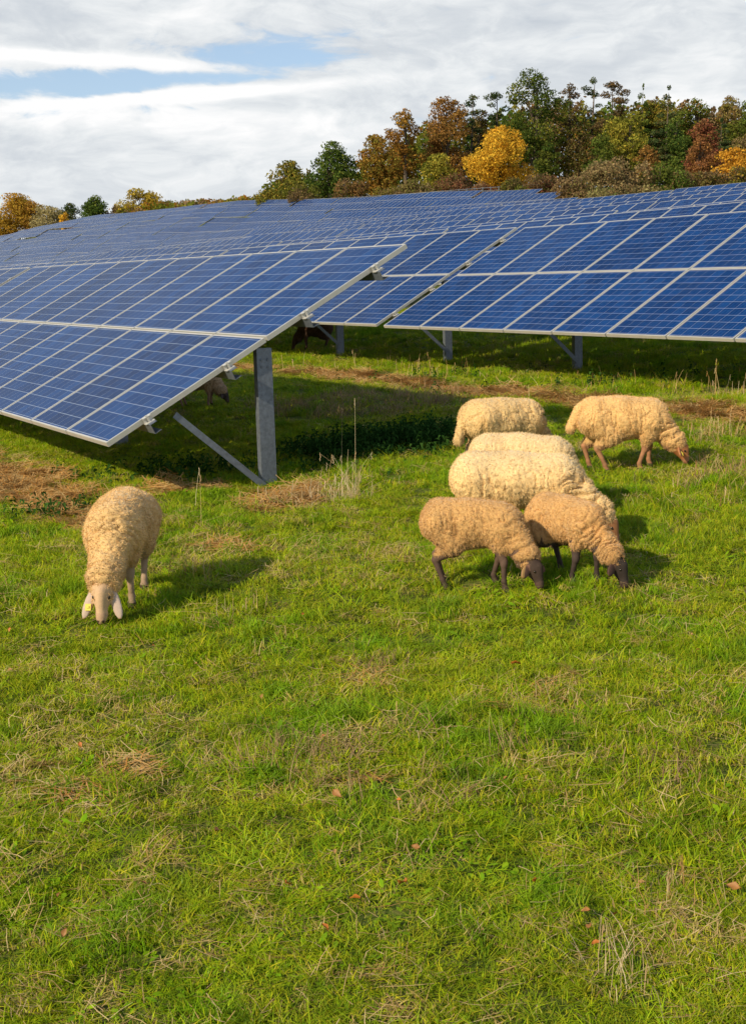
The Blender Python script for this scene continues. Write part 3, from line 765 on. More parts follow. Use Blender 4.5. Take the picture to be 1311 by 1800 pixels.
def sheep(px, py, head_deg, scale, label, wool, face, leg, ear, seed, yaw=0., legs=(0, 0, 0, 0), ears='side', cover=1.0, eartag=None, pos=None, group='sheep grazing on the meadow', neckdrop=0., fat=1.0, tail=.16, fold=1.0, slen=.9, pale_back=.0, reach=.17, cap=.018, thick=0.):
    """px, py: where the point between the four feet shows in the picture. head_deg: 0 faces picture right, -90 faces the camera."""
    x, y = pos if pos else ground_at(px, py)
    zc = float(Z(x, y))
    a = R(head_deg); hx, hy = math.cos(a), math.sin(a)
    # lean with the ground
    def gz(f, s_): return float(Z(x+(hx*f-hy*s_)*scale, y+(hy*f+hx*s_)*scale))-zc
    h = .0064
    org = (-.62, -.36, -.14); dims = (224, 112, 136)
    rl = .0
    L = slen
    yw = R(yaw)
    wx = .25*L                                         # withers
    nb = np.array([wx+.02, 0, .46]); dirn = np.array([math.cos(yw), math.sin(yw), 0])
    gpoll = gz(.45, .3*math.sin(yw))/scale; gnose = gz(.55, .3*math.sin(yw))/scale
    poll = nb+dirn*reach+np.array([0, 0, -.255+neckdrop+gpoll*.5]); side = np.array([-math.sin(yw), math.cos(yw), 0])
    nose = poll+dirn*.065; nose[2] = gnose+.05
    ft = [(.20*L, .08, legs[0]), (.20*L, -.08, legs[1]), (-.27*L, .09, legs[2]), (-.27*L, -.09, legs[3])]
    feet = []
    for i, (fx, fy, o) in enumerate(ft):
        feet.append((fx+o, fy, gz(fx+o, fy)/scale))
    ax = (nose-poll)/np.linalg.norm(nose-poll); fw = np.cross(side, ax)
    if fw @ dirn < 0: fw = -fw
    wide = np.array([1, 1/fat, 1], np.float32)
    ear_pos = {}
    def body_sdf(P):
        # --- skin body
        D = seg(P, (-.26*L, 0, .455), (wx-.06, 0, .45), .125, .12)
        D = smin(D, seg(P, nb-np.array([.06, 0, .02]), poll-dirn*.02, .105, .062), .05)
        D = smin(D, ell(P, poll+ax*.02, [ax, side, np.cross(ax, side)], (.084, .048, .058)), .03)
        D = smin(D, seg(P, poll+ax*.04, nose-ax*.02, .040, .026), .03)
        D = smin(D, seg(P, nose-ax*.03+side*.006, nose+side*.002, .0255, .021), .02)
        # brow ridges and nose bridge
        D = smin(D, seg(P, poll+ax*.03+fw*.045, nose-ax*.03+fw*.014, .022, .015), .02)
        for i, (fx, fy, fz) in enumerate(feet):
            s_ = 1 if fy > 0 else -1; bx = ft[i][0]; o = fx-bx
            if i < 2:
                kn = np.array((bx+.62*o+.012, fy*.95, .205+fz*.6)); el = (bx-.01+.1*o, fy*.95, .33)
                D = smin(D, seg(P, el, kn, .050, .024), .025); D = smin(D, seg(P, kn+np.array((0, 0, .012)), kn-np.array((0, 0, .012)), .0265, .0255), .010); D = smin(D, seg(P, kn, (fx-.004, fy, fz+.075), .0215, .0165), .012)
                pts = (fx-.004, fy, fz+.07)
            else:
                stf = (bx+.085+.45*o, fy*1.02, .29); hk = (bx-.055+.75*o, fy*.98, .205+fz*.6)
                D = smin(D, seg(P, (bx+.0, fy*.8, .40), stf, .10, .062), .04); D = smin(D, seg(P, stf, hk, .054, .024), .025)
                D = smin(D, seg(P, hk, (fx-.008, fy, fz+.075), .0235, .0165), .012); pts = (fx-.008, fy, fz+.07)
            D = smin(D, seg(P, pts, (fx+.008, fy, fz+.03), .0195, .020), .012)
            D = smin(D, seg(P, (fx+.008, fy, fz+.028), (fx+.022, fy+.008, fz+.006), .022, .019), .01)
            D = smin(D, seg(P, (fx+.008, fy, fz+.028), (fx+.022, fy-.008, fz+.006), .022, .019), .01)
        # ears
        eroot = poll+ax*.012-fw*.005
        for s_ in (1, -1):
            e0 = eroot+side*s_*.049
            if ears == 'long': ed = side*s_*.30+ax*.92-fw*.08; el_, ew = .155, .027
            elif ears == 'side': ed = side*s_*.8+ax*.45-fw*.1; el_, ew = .105, .034
            else: ed = side*s_*.75+ax*.1-fw*.45; el_, ew = .10, .033
            ed = ed/np.linalg.norm(ed); en = np.cross(ed, ax); en = np.cross(ed, side) if np.linalg.norm(en) < .1 else en; 
            en = fw-ed*(fw@ed); en /= np.linalg.norm(en)
            ev = np.cross(ed, en)
            D = smin(D, ell(P, e0+ed*el_*.5, [ed, ev, en], (el_*.56, ew, .0115)), .012)
            ear_pos[s_] = e0+ed*el_*.5
        return D
    V, Fc = surface_nets(sdf_grid(body_sdf, org, dims, h), org, h)
    # colours of the skin
    wool, face, leg, ear = map(np.array, (wool, face, leg, ear))
    col = np.tile(wool*.7, (len(V), 1))
    axd = (V-poll)@ax; lat = np.linalg.norm(V-poll-axd[:, None]*ax, axis=1)
    onhead = (V[:, 0] > wx+.16) & (axd > -.045) & (lat < .30)
    jn = fbm(V*22, seed, 2)[:, None]
    fc = face*(1+.22*jn); col = np.where(onhead[:, None], fc, col)
    muz = onhead & (axd > np.linalg.norm(nose-poll)-.035); col = np.where(muz[:, None], face*.6+.4*np.array([.30, .17, .13])*(.4+1.2*face.max()), col)
    isear = onhead & (np.abs((V-poll)@side) > .057) & (axd < .16)
    col = np.where(isear[:, None], ear*(1+.15*jn), col)
    nost = onhead & (np.linalg.norm(V-(nose+fw*.018+side*.017+ax*.012), axis=1) < .0125) | onhead & (np.linalg.norm(V-(nose+fw*.018-side*.017+ax*.012), axis=1) < .0125)
    col[nost] = (.05, .025, .02)
    low = (V[:, 2] < .34) & (V[:, 0] < wx+.14)
    lc = leg*(1+.3*jn)*(.7+.9*sstep(.10, .27, V[:, 2])*(leg.max() < .2)+.3*sstep(.02, .18, V[:, 2]))[:, None]
    col = np.where(low[:, None], lc, col)
    hoof = low & (np.min([np.where(np.hypot(V[:, 0]-f[0], V[:, 1]-f[1]) < .07, V[:, 2]-f[2], 9) for f in feet], 0) < .038)
    col[hoof] = np.array([.045, .032, .024])
    root = empty('sheep', (x, y, zc), (0, 0, a)); root.scale = (scale,)*3
    tag(root, label, 'sheep', group)
    link('body', mesh_np('body', V, Fc, [M_HIDE], smooth=True, col=np.clip(col, 0, 1)), root)
    # --- fleece
    ndir = (poll-nb)/np.linalg.norm(poll-nb)
    def fleece_sdf(P0):
        P = P0*wide
        W_ = seg(P, (-.27*L, 0, .455), (-.05, 0, .445), .158, .172)
        W_ = smin(W_, seg(P, (-.05, 0, .445), (wx-.04, 0, .45), .172, .158), .05)
        W_ = smin(W_, seg(P, (-.29*L, 0, .50), (wx-.04, 0, .495), .118, .115), .06)
        P = P0*np.array([1, 1+(1/fat-1)*.4, 1], np.float32)
        W_ = smin(W_, seg(P, (wx+.00, 0, .435), poll-dirn*.045+np.array([0, 0, .05]), .128, .092), .055)
        W_ = smin(W_, seg(P, (wx+.01, 0, .375), (wx-.03, 0, .375), .088, .110), .05)
        W_ = smin(W_, seg(P, poll-dirn*.045+np.array([0, 0, .04]), poll+ax*(cap-.02)-fw*.008, .084, .061), .05)
        P = P0
        for i, (fx, fy, fz) in enumerate(feet):
            bx = ft[i][0]; o = fx-bx
            if i < 2:
                W_ = smin(W_, seg(P, (bx-.01, fy*.8*fat, .40), (bx+.25*o, fy*.98, .315), .10, .060), .05)
                W_ = smin(W_, seg(P, (bx+.25*o, fy*.98, .315), (bx+.5*o+.005, fy*.97, .24+.05*(1-cover)), .057, .034), .03)
            else:
                stf = (bx+.075+.45*o, fy*1.02, .31); hk = (bx-.036+.72*o, fy*.98, .225)
                W_ = smin(W_, seg(P, (bx-.01, fy*.85*fat, .44), stf, .132, .086), .06); W_ = smin(W_, seg(P, stf, hk, .082, .042), .03)
        if tail: W_ = smin(W_, seg(P, (-.415*L, 0, .53), (-.465*L-.02, 0, .53-tail), .042, .046), .03)
        W_ = W_ + thick*(1-.6*sstep(wx+.05, wx+.2, P0[:, 0]))
        band = np.abs(W_) < .04
        Pb = P0[band].astype(np.float64); db = W_[band]
        q = Pb+.016*np.stack([fbm(Pb*11, seed+1, 2), fbm(Pb*11+7, seed+2, 2), fbm(Pb*11+13, seed+3, 2)], -1)
        onneck = sstep(wx-.06, wx+.06, Pb[:, 0])
        s_neck = (Pb-nb)@ndir
        ang = np.arctan2(Pb[:, 1], Pb[:, 2]-.42)
        cr_body = 1-np.abs(vnoise(np.stack([q[:, 0]*44+ang*1.2, ang*1.9+q[:, 1]*3, q[:, 2]*4], -1), seed+5))
        cr_neck = 1-np.abs(vnoise(np.stack([s_neck*42+3*fbm(q*7, seed, 2), q[:, 1]*12, q[:, 2]*7], -1), seed+6))
        cr = cr_body*(1-onneck)+cr_neck*onneck
        cr = np.clip((cr-.66)/.34, 0, 1)**1.5
        side_w = .25+.75*sstep(.02, .15, .62-Pb[:, 2])          # backs are smoother
        patch = .45+.55*sstep(-.3, .3, fbm(Pb*5, seed+21, 2))
        lump = fbm(q*np.array([60, 60, 46]), seed+8, 2); big = fbm(q*7, seed+9, 2)
        tuft = vnoise(q*110, seed+10)
        disp = -.0125*fold*cr*side_w*patch*(1+.9*onneck)+.0048*lump*(.5+.5*side_w)+.0045*big+.003*tuft
        W2 = W_.copy(); W2[band] = db-disp
        # open the fleece in front of the brow so that the face stays bare
        cutn = P0@dirn-(poll@dirn-.13)
        return np.where((cutn > 0) & (np.linalg.norm(P0-poll, axis=-1) < .25), np.maximum(W2, ((P0-poll)@ax)-cap-.012*tuftn(P0, seed)), W2)
    V2, F2 = surface_nets(sdf_grid(fleece_sdf, org, dims, h), org, h)
    n1 = fbm(V2*5, seed+11, 3); n2 = fbm(V2*30, seed+12, 2)
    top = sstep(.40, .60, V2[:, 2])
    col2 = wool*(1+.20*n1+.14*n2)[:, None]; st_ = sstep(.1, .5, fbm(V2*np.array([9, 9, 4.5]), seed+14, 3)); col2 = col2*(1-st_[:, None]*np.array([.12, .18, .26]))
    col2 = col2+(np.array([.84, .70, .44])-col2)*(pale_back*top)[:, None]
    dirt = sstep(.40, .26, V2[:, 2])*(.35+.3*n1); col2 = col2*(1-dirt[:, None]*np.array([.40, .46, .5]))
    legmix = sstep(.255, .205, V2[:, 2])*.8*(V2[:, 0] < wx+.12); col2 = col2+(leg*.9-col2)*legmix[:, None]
    # loose fibres all over the fleece
    tri = V2[F2[:, :3]]; nrm = np.cross(tri[:, 1]-tri[:, 0], tri[:, 2]-tri[:, 0]); nrm /= np.linalg.norm(nrm, axis=1)[:, None]+1e-12
    rng = np.random.default_rng(seed+50); nf = 44000
    pick = rng.integers(0, len(F2), nf); base = V2[F2[pick, 0]]+(V2[F2[pick, 2]]-V2[F2[pick, 0]])*rng.random((nf, 1))
    dd = nrm[pick]+rng.normal(size=(nf, 3))*.6+np.array([0, 0, -.6]); dd /= np.linalg.norm(dd, axis=1)[:, None]
    ln = rng.uniform(.008, .020, (nf, 1)); t = np.cross(dd, rng.normal(size=(nf, 3))); t /= np.linalg.norm(t, axis=1)[:, None]
    w = rng.uniform(.0013, .0030, (nf, 1))
    b0 = base-nrm[pick]*.003
    fv = np.stack([b0-t*w, b0+t*w, b0+dd*ln], 1).reshape(-1, 3); fcx = (col2[F2[pick, 0]]*rng.uniform(.82, 1.22, (nf, 1)))
    allv = np.concatenate([V2, fv]); tf = np.arange(3*nf).reshape(nf, 3)+len(V2)
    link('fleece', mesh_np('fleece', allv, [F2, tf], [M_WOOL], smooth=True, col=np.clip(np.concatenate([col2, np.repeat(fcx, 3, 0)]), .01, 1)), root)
    # eyes
    for s_ in (1, -1):
        mb = MB(); c = poll+ax*.055+side*s_*.040+fw*.026
        mb.tube([Vector(c-ax*.011), Vector(c-ax*.006), Vector(c), Vector(c+ax*.006), Vector(c+ax*.011)], [.002, .008, .0095, .008, .002], 8)
        link('eye', mb.mesh('eye', [M_EYE], True), root)
    if eartag:
        c = ear_pos[-1 if eartag < 0 else 1]+fw*.013+ax*.02; mb = MB()
        rot = Matrix((Vector(side), Vector(fw), Vector(ax))).transposed()
        mb.box(c, (.030, .005, .036), 0, rot); mb.box(c+fw*.004, (.012, .006, .012), 0, rot)
        link('ear_tag', mb.mesh('ear_tag', [M_TAGY]), root)
    return root
CREAM = (.84, .59, .27); TAN = (.62, .365, .135); GOLD = (.78, .50, .20)
sheep(216, 1060, -87, .98, 'cream sheep with long white ears grazing alone before the nearest table', (.75, .50, .215), (.64, .43, .25), (.44, .31, .21), (.58, .45, .37), 1, legs=(-.02, .03, -.0, .05), ears='long', eartag=-1, yaw=-4, tail=.0, fat=1.04, thick=.006, reach=.25, cap=.068, slen=.95)
sheep(834, 1038, -16, .82, 'tan lamb with dark brown legs in front, leftmost of the close group', TAN, (.042, .026, .02), (.075, .045, .034), (.16, .08, .055), 2, legs=(-.05, .05, -.02, .03), yaw=-24, tail=.0, fat=.94, thick=.011, cover=.6, slen=.85, reach=.19)
sheep(998, 1024, -58, .79, 'tan lamb with black face and folded neck wool, right of the front lamb', (.64, .375, .14), (.018, .014, .013), (.035, .024, .022), (.08, .04, .03), 3, legs=(.04, -.04, .04, -.04), yaw=20, tail=.0, fold=1.6, slen=.86, fat=.9, reach=.20, thick=.013)
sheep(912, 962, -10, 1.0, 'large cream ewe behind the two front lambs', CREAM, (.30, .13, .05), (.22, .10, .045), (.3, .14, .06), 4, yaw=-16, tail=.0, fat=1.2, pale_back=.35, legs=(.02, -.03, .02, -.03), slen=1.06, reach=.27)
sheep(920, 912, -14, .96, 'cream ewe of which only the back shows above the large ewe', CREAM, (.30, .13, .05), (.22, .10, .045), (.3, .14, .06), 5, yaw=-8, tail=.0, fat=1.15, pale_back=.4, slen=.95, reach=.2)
sheep(886, 834, 22, 1.0, 'woolly cream ewe standing at the back next to the nettles', (.78, .55, .25), (.10, .07, .06), (.36, .24, .16), (.1, .07, .06), 6, yaw=10, tail=.24, fat=1.15, fold=1.5)
sheep(1096, 825, -4, 1.0, 'golden sheep with ginger face and legs grazing apart on the right', GOLD, (.44, .17, .055), (.42, .20, .095), (.48, .20, .08), 7, legs=(.03, -.07, -.03, .09), yaw=-10, tail=.17, fold=1.1, eartag=-1, slen=.93, reach=.19)
sheep(350, 716, -8, .86, 'woolly sheep in the shade under the nearest table', (.56, .39, .23), (.05, .035, .03), (.40, .24, .17), (.05, .035, .03), 8, yaw=-5, tail=.0)
sheep(553, 614, 175, .95, 'dark reddish brown sheep in deep shade under the second row', (.085, .035, .02), (.06, .025, .016), (.11, .055, .035), (.06, .025, .016), 9, yaw=5, tail=.0)
# ------------------------------------------------------------------ grass and small plants
def blade_material(name, dry):
    m, nt, out = material(name); g = N(nt)
    c = g.n('ShaderNodeAttribute', attribute_name='Col').outputs['Color']
    pos = g.n('ShaderNodeNewGeometry').outputs['Position']
    rnd = g.n('ShaderNodeObjectInfo').outputs['Random']
    if not dry:
        n1 = g.noise(pos, .55, 4); n2 = g.noise(pos, 2.6, 4)
        t = g.math('ADD', g.math('MULTIPLY', n1, .6), g.math('MULTIPLY', n2, .5))
        c = g.mix(g.map(t, .47, .74, 0., .5), c, g.mix(.5, c, (.36, .30, .05)))
        c = g.mix(g.map(t, .52, .36, 0., .65), c, g.mix(.5, c, (.13, .27, .005)))
        n4 = g.noise(pos, 6.5, 3); c = g.mix(g.map(n4, .5, .34, 0., .55), c, (.07, .15, .006)); c = g.mix(g.map(n4, .56, .72, 0., .5), c, (.42, .50, .03))
        c = g.mix(g.math('MULTIPLY', g.math('POWER', rnd, 2.0), .5), c, (.10, .16, .008))
    nn = g.n('ShaderNodeNewGeometry').outputs['Normal']
    up = g.n('ShaderNodeVectorMath', {0: g.n('ShaderNodeVectorMath', {0: nn, 1: (.75, .75, .75)}, operation='MULTIPLY').outputs[0], 1: (-.2, -.18, .5)}, operation='ADD').outputs[0]
    up = g.n('ShaderNodeVectorMath', {0: up}, operation='NORMALIZE').outputs[0]
    d = g.n('ShaderNodeBsdfDiffuse', {0: c, 'Normal': up}); tr = g.n('ShaderNodeBsdfTranslucent', {0: c})
    gl = g.n('ShaderNodeBsdfGlossy', {0: (.8, .85, .7, 1), 1: .45})
    mx = g.n('ShaderNodeMixShader', {0: .30 if not dry else .2, 1: d.outputs[0], 2: tr.outputs[0]})
    mx2 = g.n('ShaderNodeMixShader', {0: .015, 1: mx.outputs[0], 2: gl.outputs[0]})
    nt.links.new(mx2.outputs[0], out.inputs[0]); return m
M_BLADE = blade_material('grass_blades', False); M_DRY = blade_material('dry_straw', True)
def blades(rng, n, rad, h0, h1, w, lean, cols, flat=0., segs=3):
    """bent tapered blades; returns verts, quads, colours"""
    a = rng.uniform(0, 2*np.pi, n); r = rad*np.sqrt(rng.random(n))
    base = np.stack([r*np.cos(a), r*np.sin(a), np.full(n, -.012)], -1)
    th = rng.uniform(0, 2*np.pi, n); d = np.stack([np.cos(th), np.sin(th)], -1)
    h = rng.uniform(h0, h1, n); ln = np.abs(rng.normal(lean, lean*.5, n))
    wd = w*rng.uniform(.6, 1.25, n); tw = rng.uniform(-.8, .8, n)+th+np.pi/2
    sx, sy = np.cos(tw), np.sin(tw)
    V = []
    for k in range(segs+1):
        t = k/segs; ww = wd*(1-t**1.6)*.5+.0002
        hor = ln*h*t**1.8; ver = h*(t-.35*np.minimum(ln, 1.2)*t**2.2)
        c = base+np.stack([d[:, 0]*hor, d[:, 1]*hor, ver], -1)
        V += [c-np.stack([sx*ww, sy*ww, 0*ww], -1), c+np.stack([sx*ww, sy*ww, 0*ww], -1)]
    V = np.stack(V, 1); m = 2*(segs+1)
    q = np.array([[2*k, 2*k+1, 2*k+3, 2*k+2] for k in range(segs)])
    Fq = (np.arange(n)[:, None, None]*m+q[None]).reshape(-1, 4)
    ci = rng.integers(0, len(cols), n); c0 = np.array(cols)[ci]*rng.uniform(.75, 1.25, (n, 1))
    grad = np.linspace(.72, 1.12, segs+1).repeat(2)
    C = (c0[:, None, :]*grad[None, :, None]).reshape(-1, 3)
    return V.reshape(-1, 3), Fq, C
GREEN = [(.29, .45, .004), (.36, .50, .005), (.21, .38, .004), (.43, .51, .008), (.52, .48, .02)]
LUSH = [(.17, .36, .006), (.21, .39, .006), (.26, .43, .008)]
STRAW = [(.50, .36, .16), (.44, .29, .12), (.58, .44, .23), (.36, .21, .08)]
HAY = [(.54, .28, .08), (.40, .19, .05), (.64, .40, .15)]
def proto(name, parts, mat):
    vs, fs, cs, b = [], [], [], 0
    for (v, f, c) in parts: vs.append(v); fs.append(f+b); cs.append(c); b += len(v)
    return bpy.data.objects.new(name, mesh_np(name, np.concatenate(vs), np.concatenate(fs), [mat], col=np.concatenate(cs)))
def lying(rng, n, rad, l0, l1, w, cols, zmax):
    a = rng.uniform(0, 2*np.pi, n); r = rad*np.sqrt(rng.random(n)); th = rng.uniform(0, 2*np.pi, n); ln = rng.uniform(l0, l1, n)
    c = np.stack([r*np.cos(a), r*np.sin(a), rng.uniform(.004, zmax, n)], -1); tz = rng.normal(0, .16, n)
    d = np.stack([np.cos(th), np.sin(th), tz], -1); s_ = np.stack([-np.sin(th), np.cos(th), 0*th], -1)*w*.5
    bend = np.stack([-np.sin(th), np.cos(th), .4+0*th], -1)*(ln*rng.normal(0, .10, n))[:, None]
    p0 = c-d*ln[:, None]*.5; p1 = c+bend; p2 = c+d*ln[:, None]*.5
    V = np.stack([p0-s_, p0+s_, p1-s_, p1+s_, p2-s_*.6, p2+s_*.6], 1).reshape(-1, 3)
    Fq = (np.arange(n)[:, None, None]*6+np.array([[0, 1, 3, 2], [2, 3, 5, 4]])[None]).reshape(-1, 4)
    C = np.repeat(np.array(cols)[rng.integers(0, len(cols), n)]*rng.uniform(.7, 1.2, (n, 1)), 6, 0)
    return V, Fq, C
def rosette(rng, n, rad, l, w, cols):
    """broad weed leaves"""
    V, Fq, C = [], [], []
    for i in range(n):
        th = rng.uniform(0, 2*np.pi); L_ = l*rng.uniform(.6, 1.2); ww = w*rng.uniform(.7, 1.2)
        o = np.array([rng.normal()*rad*.5, rng.normal()*rad*.5, .005]); d = np.array([math.cos(th), math.sin(th), 0]); s_ = np.array([-math.sin(th), math.cos(th), 0]); up = rng.uniform(.25, .9)
        pts = []
        for t, wf in ((0, .12), (.35, .8), (.7, 1.), (1., .15)):
            c = o+d*L_*t+np.array([0, 0, L_*up*(t-.55*t*t)]); pts += [c-s_*ww*wf*.5, c+s_*ww*wf*.5]
        b = len(V); V += pts; Fq += [[b+2*k, b+2*k+1, b+2*k+3, b+2*k+2] for k in range(3)]
        C += [np.array(cols[rng.integers(len(cols))])*rng.uniform(.8, 1.2)]*8
    return np.array(V), np.array(Fq), np.array(C)
def collection_of(name, objs):
    c = bpy.data.collections.new(name)
    for o in objs: c.objects.link(o)
    return c
def scatter(name, label, P, idx, rotz, tilt, scale, coll, mat_list, kind='stuff'):
    """one object: points with an instance of one of the small prototypes on each"""
    me = bpy.data.meshes.new(name); me.vertices.add(len(P)); me.vertices.foreach_set('co', np.asarray(P, np.float32).ravel())
    rot = np.stack([tilt[:, 0], tilt[:, 1], rotz], -1)
    a = me.attributes.new('rot', 'FLOAT_VECTOR', 'POINT'); a.data.foreach_set('vector', rot.astype(np.float32).ravel())
    a = me.attributes.new('scl', 'FLOAT_VECTOR', 'POINT'); a.data.foreach_set('vector', np.asarray(scale, np.float32).ravel())
    a = me.attributes.new('pick', 'INT', 'POINT'); a.data.foreach_set('value', np.asarray(idx, np.int32))
    me.update(); o = link(name, me); tag(o, label, kind=kind)
    ng = bpy.data.node_groups.new(name, 'GeometryNodeTree')
    ng.interface.new_socket('Geometry', in_out='INPUT', socket_type='NodeSocketGeometry'); ng.interface.new_socket('Geometry', in_out='OUTPUT', socket_type='NodeSocketGeometry')
    gi = ng.nodes.new('NodeGroupInput'); go = ng.nodes.new('NodeGroupOutput'); L = ng.links
    ci = ng.nodes.new('GeometryNodeCollectionInfo'); ci.inputs['Collection'].default_value = coll; ci.inputs['Separate Children'].default_value = True; ci.inputs['Reset Children'].default_value = True
    def attr(n, t):
        q = ng.nodes.new('GeometryNodeInputNamedAttribute'); q.data_type = t; q.inputs[0].default_value = n; return q.outputs[0]
    ip = ng.nodes.new('GeometryNodeInstanceOnPoints'); ip.inputs['Pick Instance'].default_value = True
    L.new(gi.outputs[0], ip.inputs['Points']); L.new(ci.outputs[0], ip.inputs['Instance']); L.new(attr('pick', 'INT'), ip.inputs['Instance Index'])
    er = ng.nodes.new('FunctionNodeEulerToRotation'); L.new(attr('rot', 'FLOAT_VECTOR'), er.inputs[0])
    L.new(er.outputs[0], ip.inputs['Rotation']); L.new(attr('scl', 'FLOAT_VECTOR'), ip.inputs['Scale'])
    L.new(ip.outputs[0], go.inputs[0])
    md = o.modifiers.new('scatter', 'NODES'); md.node_group = ng
    return o
rngp = np.random.default_rng(3)
PROTOS = []
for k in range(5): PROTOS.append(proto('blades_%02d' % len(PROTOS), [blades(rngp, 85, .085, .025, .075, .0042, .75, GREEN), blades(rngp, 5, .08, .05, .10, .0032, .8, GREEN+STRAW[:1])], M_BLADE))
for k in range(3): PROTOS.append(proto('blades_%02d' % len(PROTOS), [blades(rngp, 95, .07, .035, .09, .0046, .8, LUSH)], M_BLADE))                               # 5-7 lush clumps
for k in range(2): PROTOS.append(proto('blades_%02d' % len(PROTOS), [rosette(rngp, 9, .07, .034, .017, LUSH), blades(rngp, 30, .08, .03, .06, .004, .7, GREEN)], M_BLADE))  # 8-9 weeds
for k in range(3): PROTOS.append(proto('blades_%02d' % len(PROTOS), [lying(rngp, 7, .10, .03, .15, .0026, STRAW, .06), blades(rngp, 8, .08, .03, .08, .003, .9, STRAW), blades(rngp, 70, .085, .025, .07, .0042, .75, GREEN[3:]+[(.42, .33, .09), (.34, .25, .08), (.48, .42, .12)])], M_DRY))  # 10-12 straw
for k in range(3): PROTOS.append(proto('blades_%02d' % len(PROTOS), [lying(rngp, 90, .13, .05, .22, .0042, HAY+STRAW[:2], .05)], M_DRY))                             # 13-15 hay
for k in range(2): PROTOS.append(proto('blades_%02d' % len(PROTOS), [blades(rngp, 30, .08, .08, .22, .0030, .5, [(.34, .22, .11), (.40, .28, .14), (.28, .16, .09)]), blades(rngp, 25, .08, .03, .08, .004, .7, GREEN)], M_DRY))  # 16-17 withered tall
PCOLL = collection_of('blade_prototypes', PROTOS)
def meadow():
    rng = np.random.default_rng(77)
    # stratified in depth: (y0, y1, density per m2, scale)
    zones = [(1.25, 3.2, 560, .80), (3.2, 5.5, 360, .95), (5.5, 9, 200, 1.1), (9, 14, 120, 1.3), (14, 22, 60, 1.6), (22, 34, 25, 2.0)]
    XY, SC_ = [], []
    for (a, b, den, s_) in zones:
        hw = .36*b+.5; n = int(den*2*hw*(b-a)); x = rng.uniform(-hw, hw, n); y = rng.uniform(a, b, n)
        k = np.abs(x) < .345*y+.45; XY.append(np.stack([x[k], y[k]], -1)); SC_.append(np.full(k.sum(), s_))
    XY = np.concatenate(XY); S = np.concatenate(SC_); x, y = XY.T; n = len(x)
    st = straw_mask(x, y); big = fbm2(x*.9, y*.9, 41, 3); mid = fbm2(x*2.7, y*2.7, 42, 3); dryn = fbm2(x*.8+9, y*.8, 43, 4)+.35*fbm2(x*5, y*5, 44, 2)
    idx = rng.integers(0, 5, n); u = rng.random(n)
    lush = mid > .22; idx[lush & (u < .6)] = rng.integers(5, 8, n)[lush & (u < .6)]
    weed = (fbm2(x*3+5, y*3, 45, 2) > .28) & (u > .72); idx[weed] = rng.integers(8, 10, n)[weed]
    hc = x*HV[0]+y*HV[1]
    dr = np.clip(.08+.85*np.maximum(dryn-.10, 0)+.08*sstep(5.5, 3.5, y), 0, .6); u2 = rng.random(n)
    dry = u2 < dr; idx[dry] = rng.integers(10, 13, n)[dry]
    for (cx, cy, rx, ry, pr) in ((-.05, 15.3, 1.5, 1.2, .45), (3.6, 9.3, 1.1, 1.6, .10), (.0, 4.1, .5, .4, .05)):
        w = (np.hypot((x-cx)/rx, (y-cy)/ry) < 1+.4*mid) & (rng.random(n) < pr); idx[w] = rng.integers(16, 18, n)[w]
    for (px, py, rx, ry, pr) in ((630, 1185, .26, .2, .30), (600, 1345, .24, .22, .25), (1185, 1350, .2, .14, .3), (250, 1330, .4, .4, .2), (1010, 1230, .3, .25, .25)):
        cx, cy = ground_at(px, py); w = (np.hypot((x-cx)/rx, (y-cy)/ry) < 1+.6*mid) & (rng.random(n) < pr); idx[w] = rng.integers(10, 13, n)[w]
        w = w & (rng.random(n) < .15); idx[w] = rng.integers(13, 16, n)[w]
    hay = rng.random(n) < st*.8; idx[hay] = rng.integers(13, 16, n)[hay]
    keep = ~((st > .75) & (rng.random(n) < .35))
    # sheep cropped: height varies softly over the ground
    hs = (.85+.5*big+.55*mid); hs = np.clip(hs, .45, 1.8)*np.where((idx >= 13) & (idx < 16), .8, 1)
    hs *= .8+.3*sstep(10, 13.5, hc)
    scale = np.stack([S, S, S**.55*hs], -1)*rng.uniform(.8, 1.2, (n, 1))
    P = np.stack([x, y, Z(x, y)], -1)
    tilt = rng.normal(0, .2, (n, 2))
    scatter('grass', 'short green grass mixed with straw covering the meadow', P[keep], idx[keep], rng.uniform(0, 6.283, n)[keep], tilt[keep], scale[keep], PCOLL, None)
meadow()
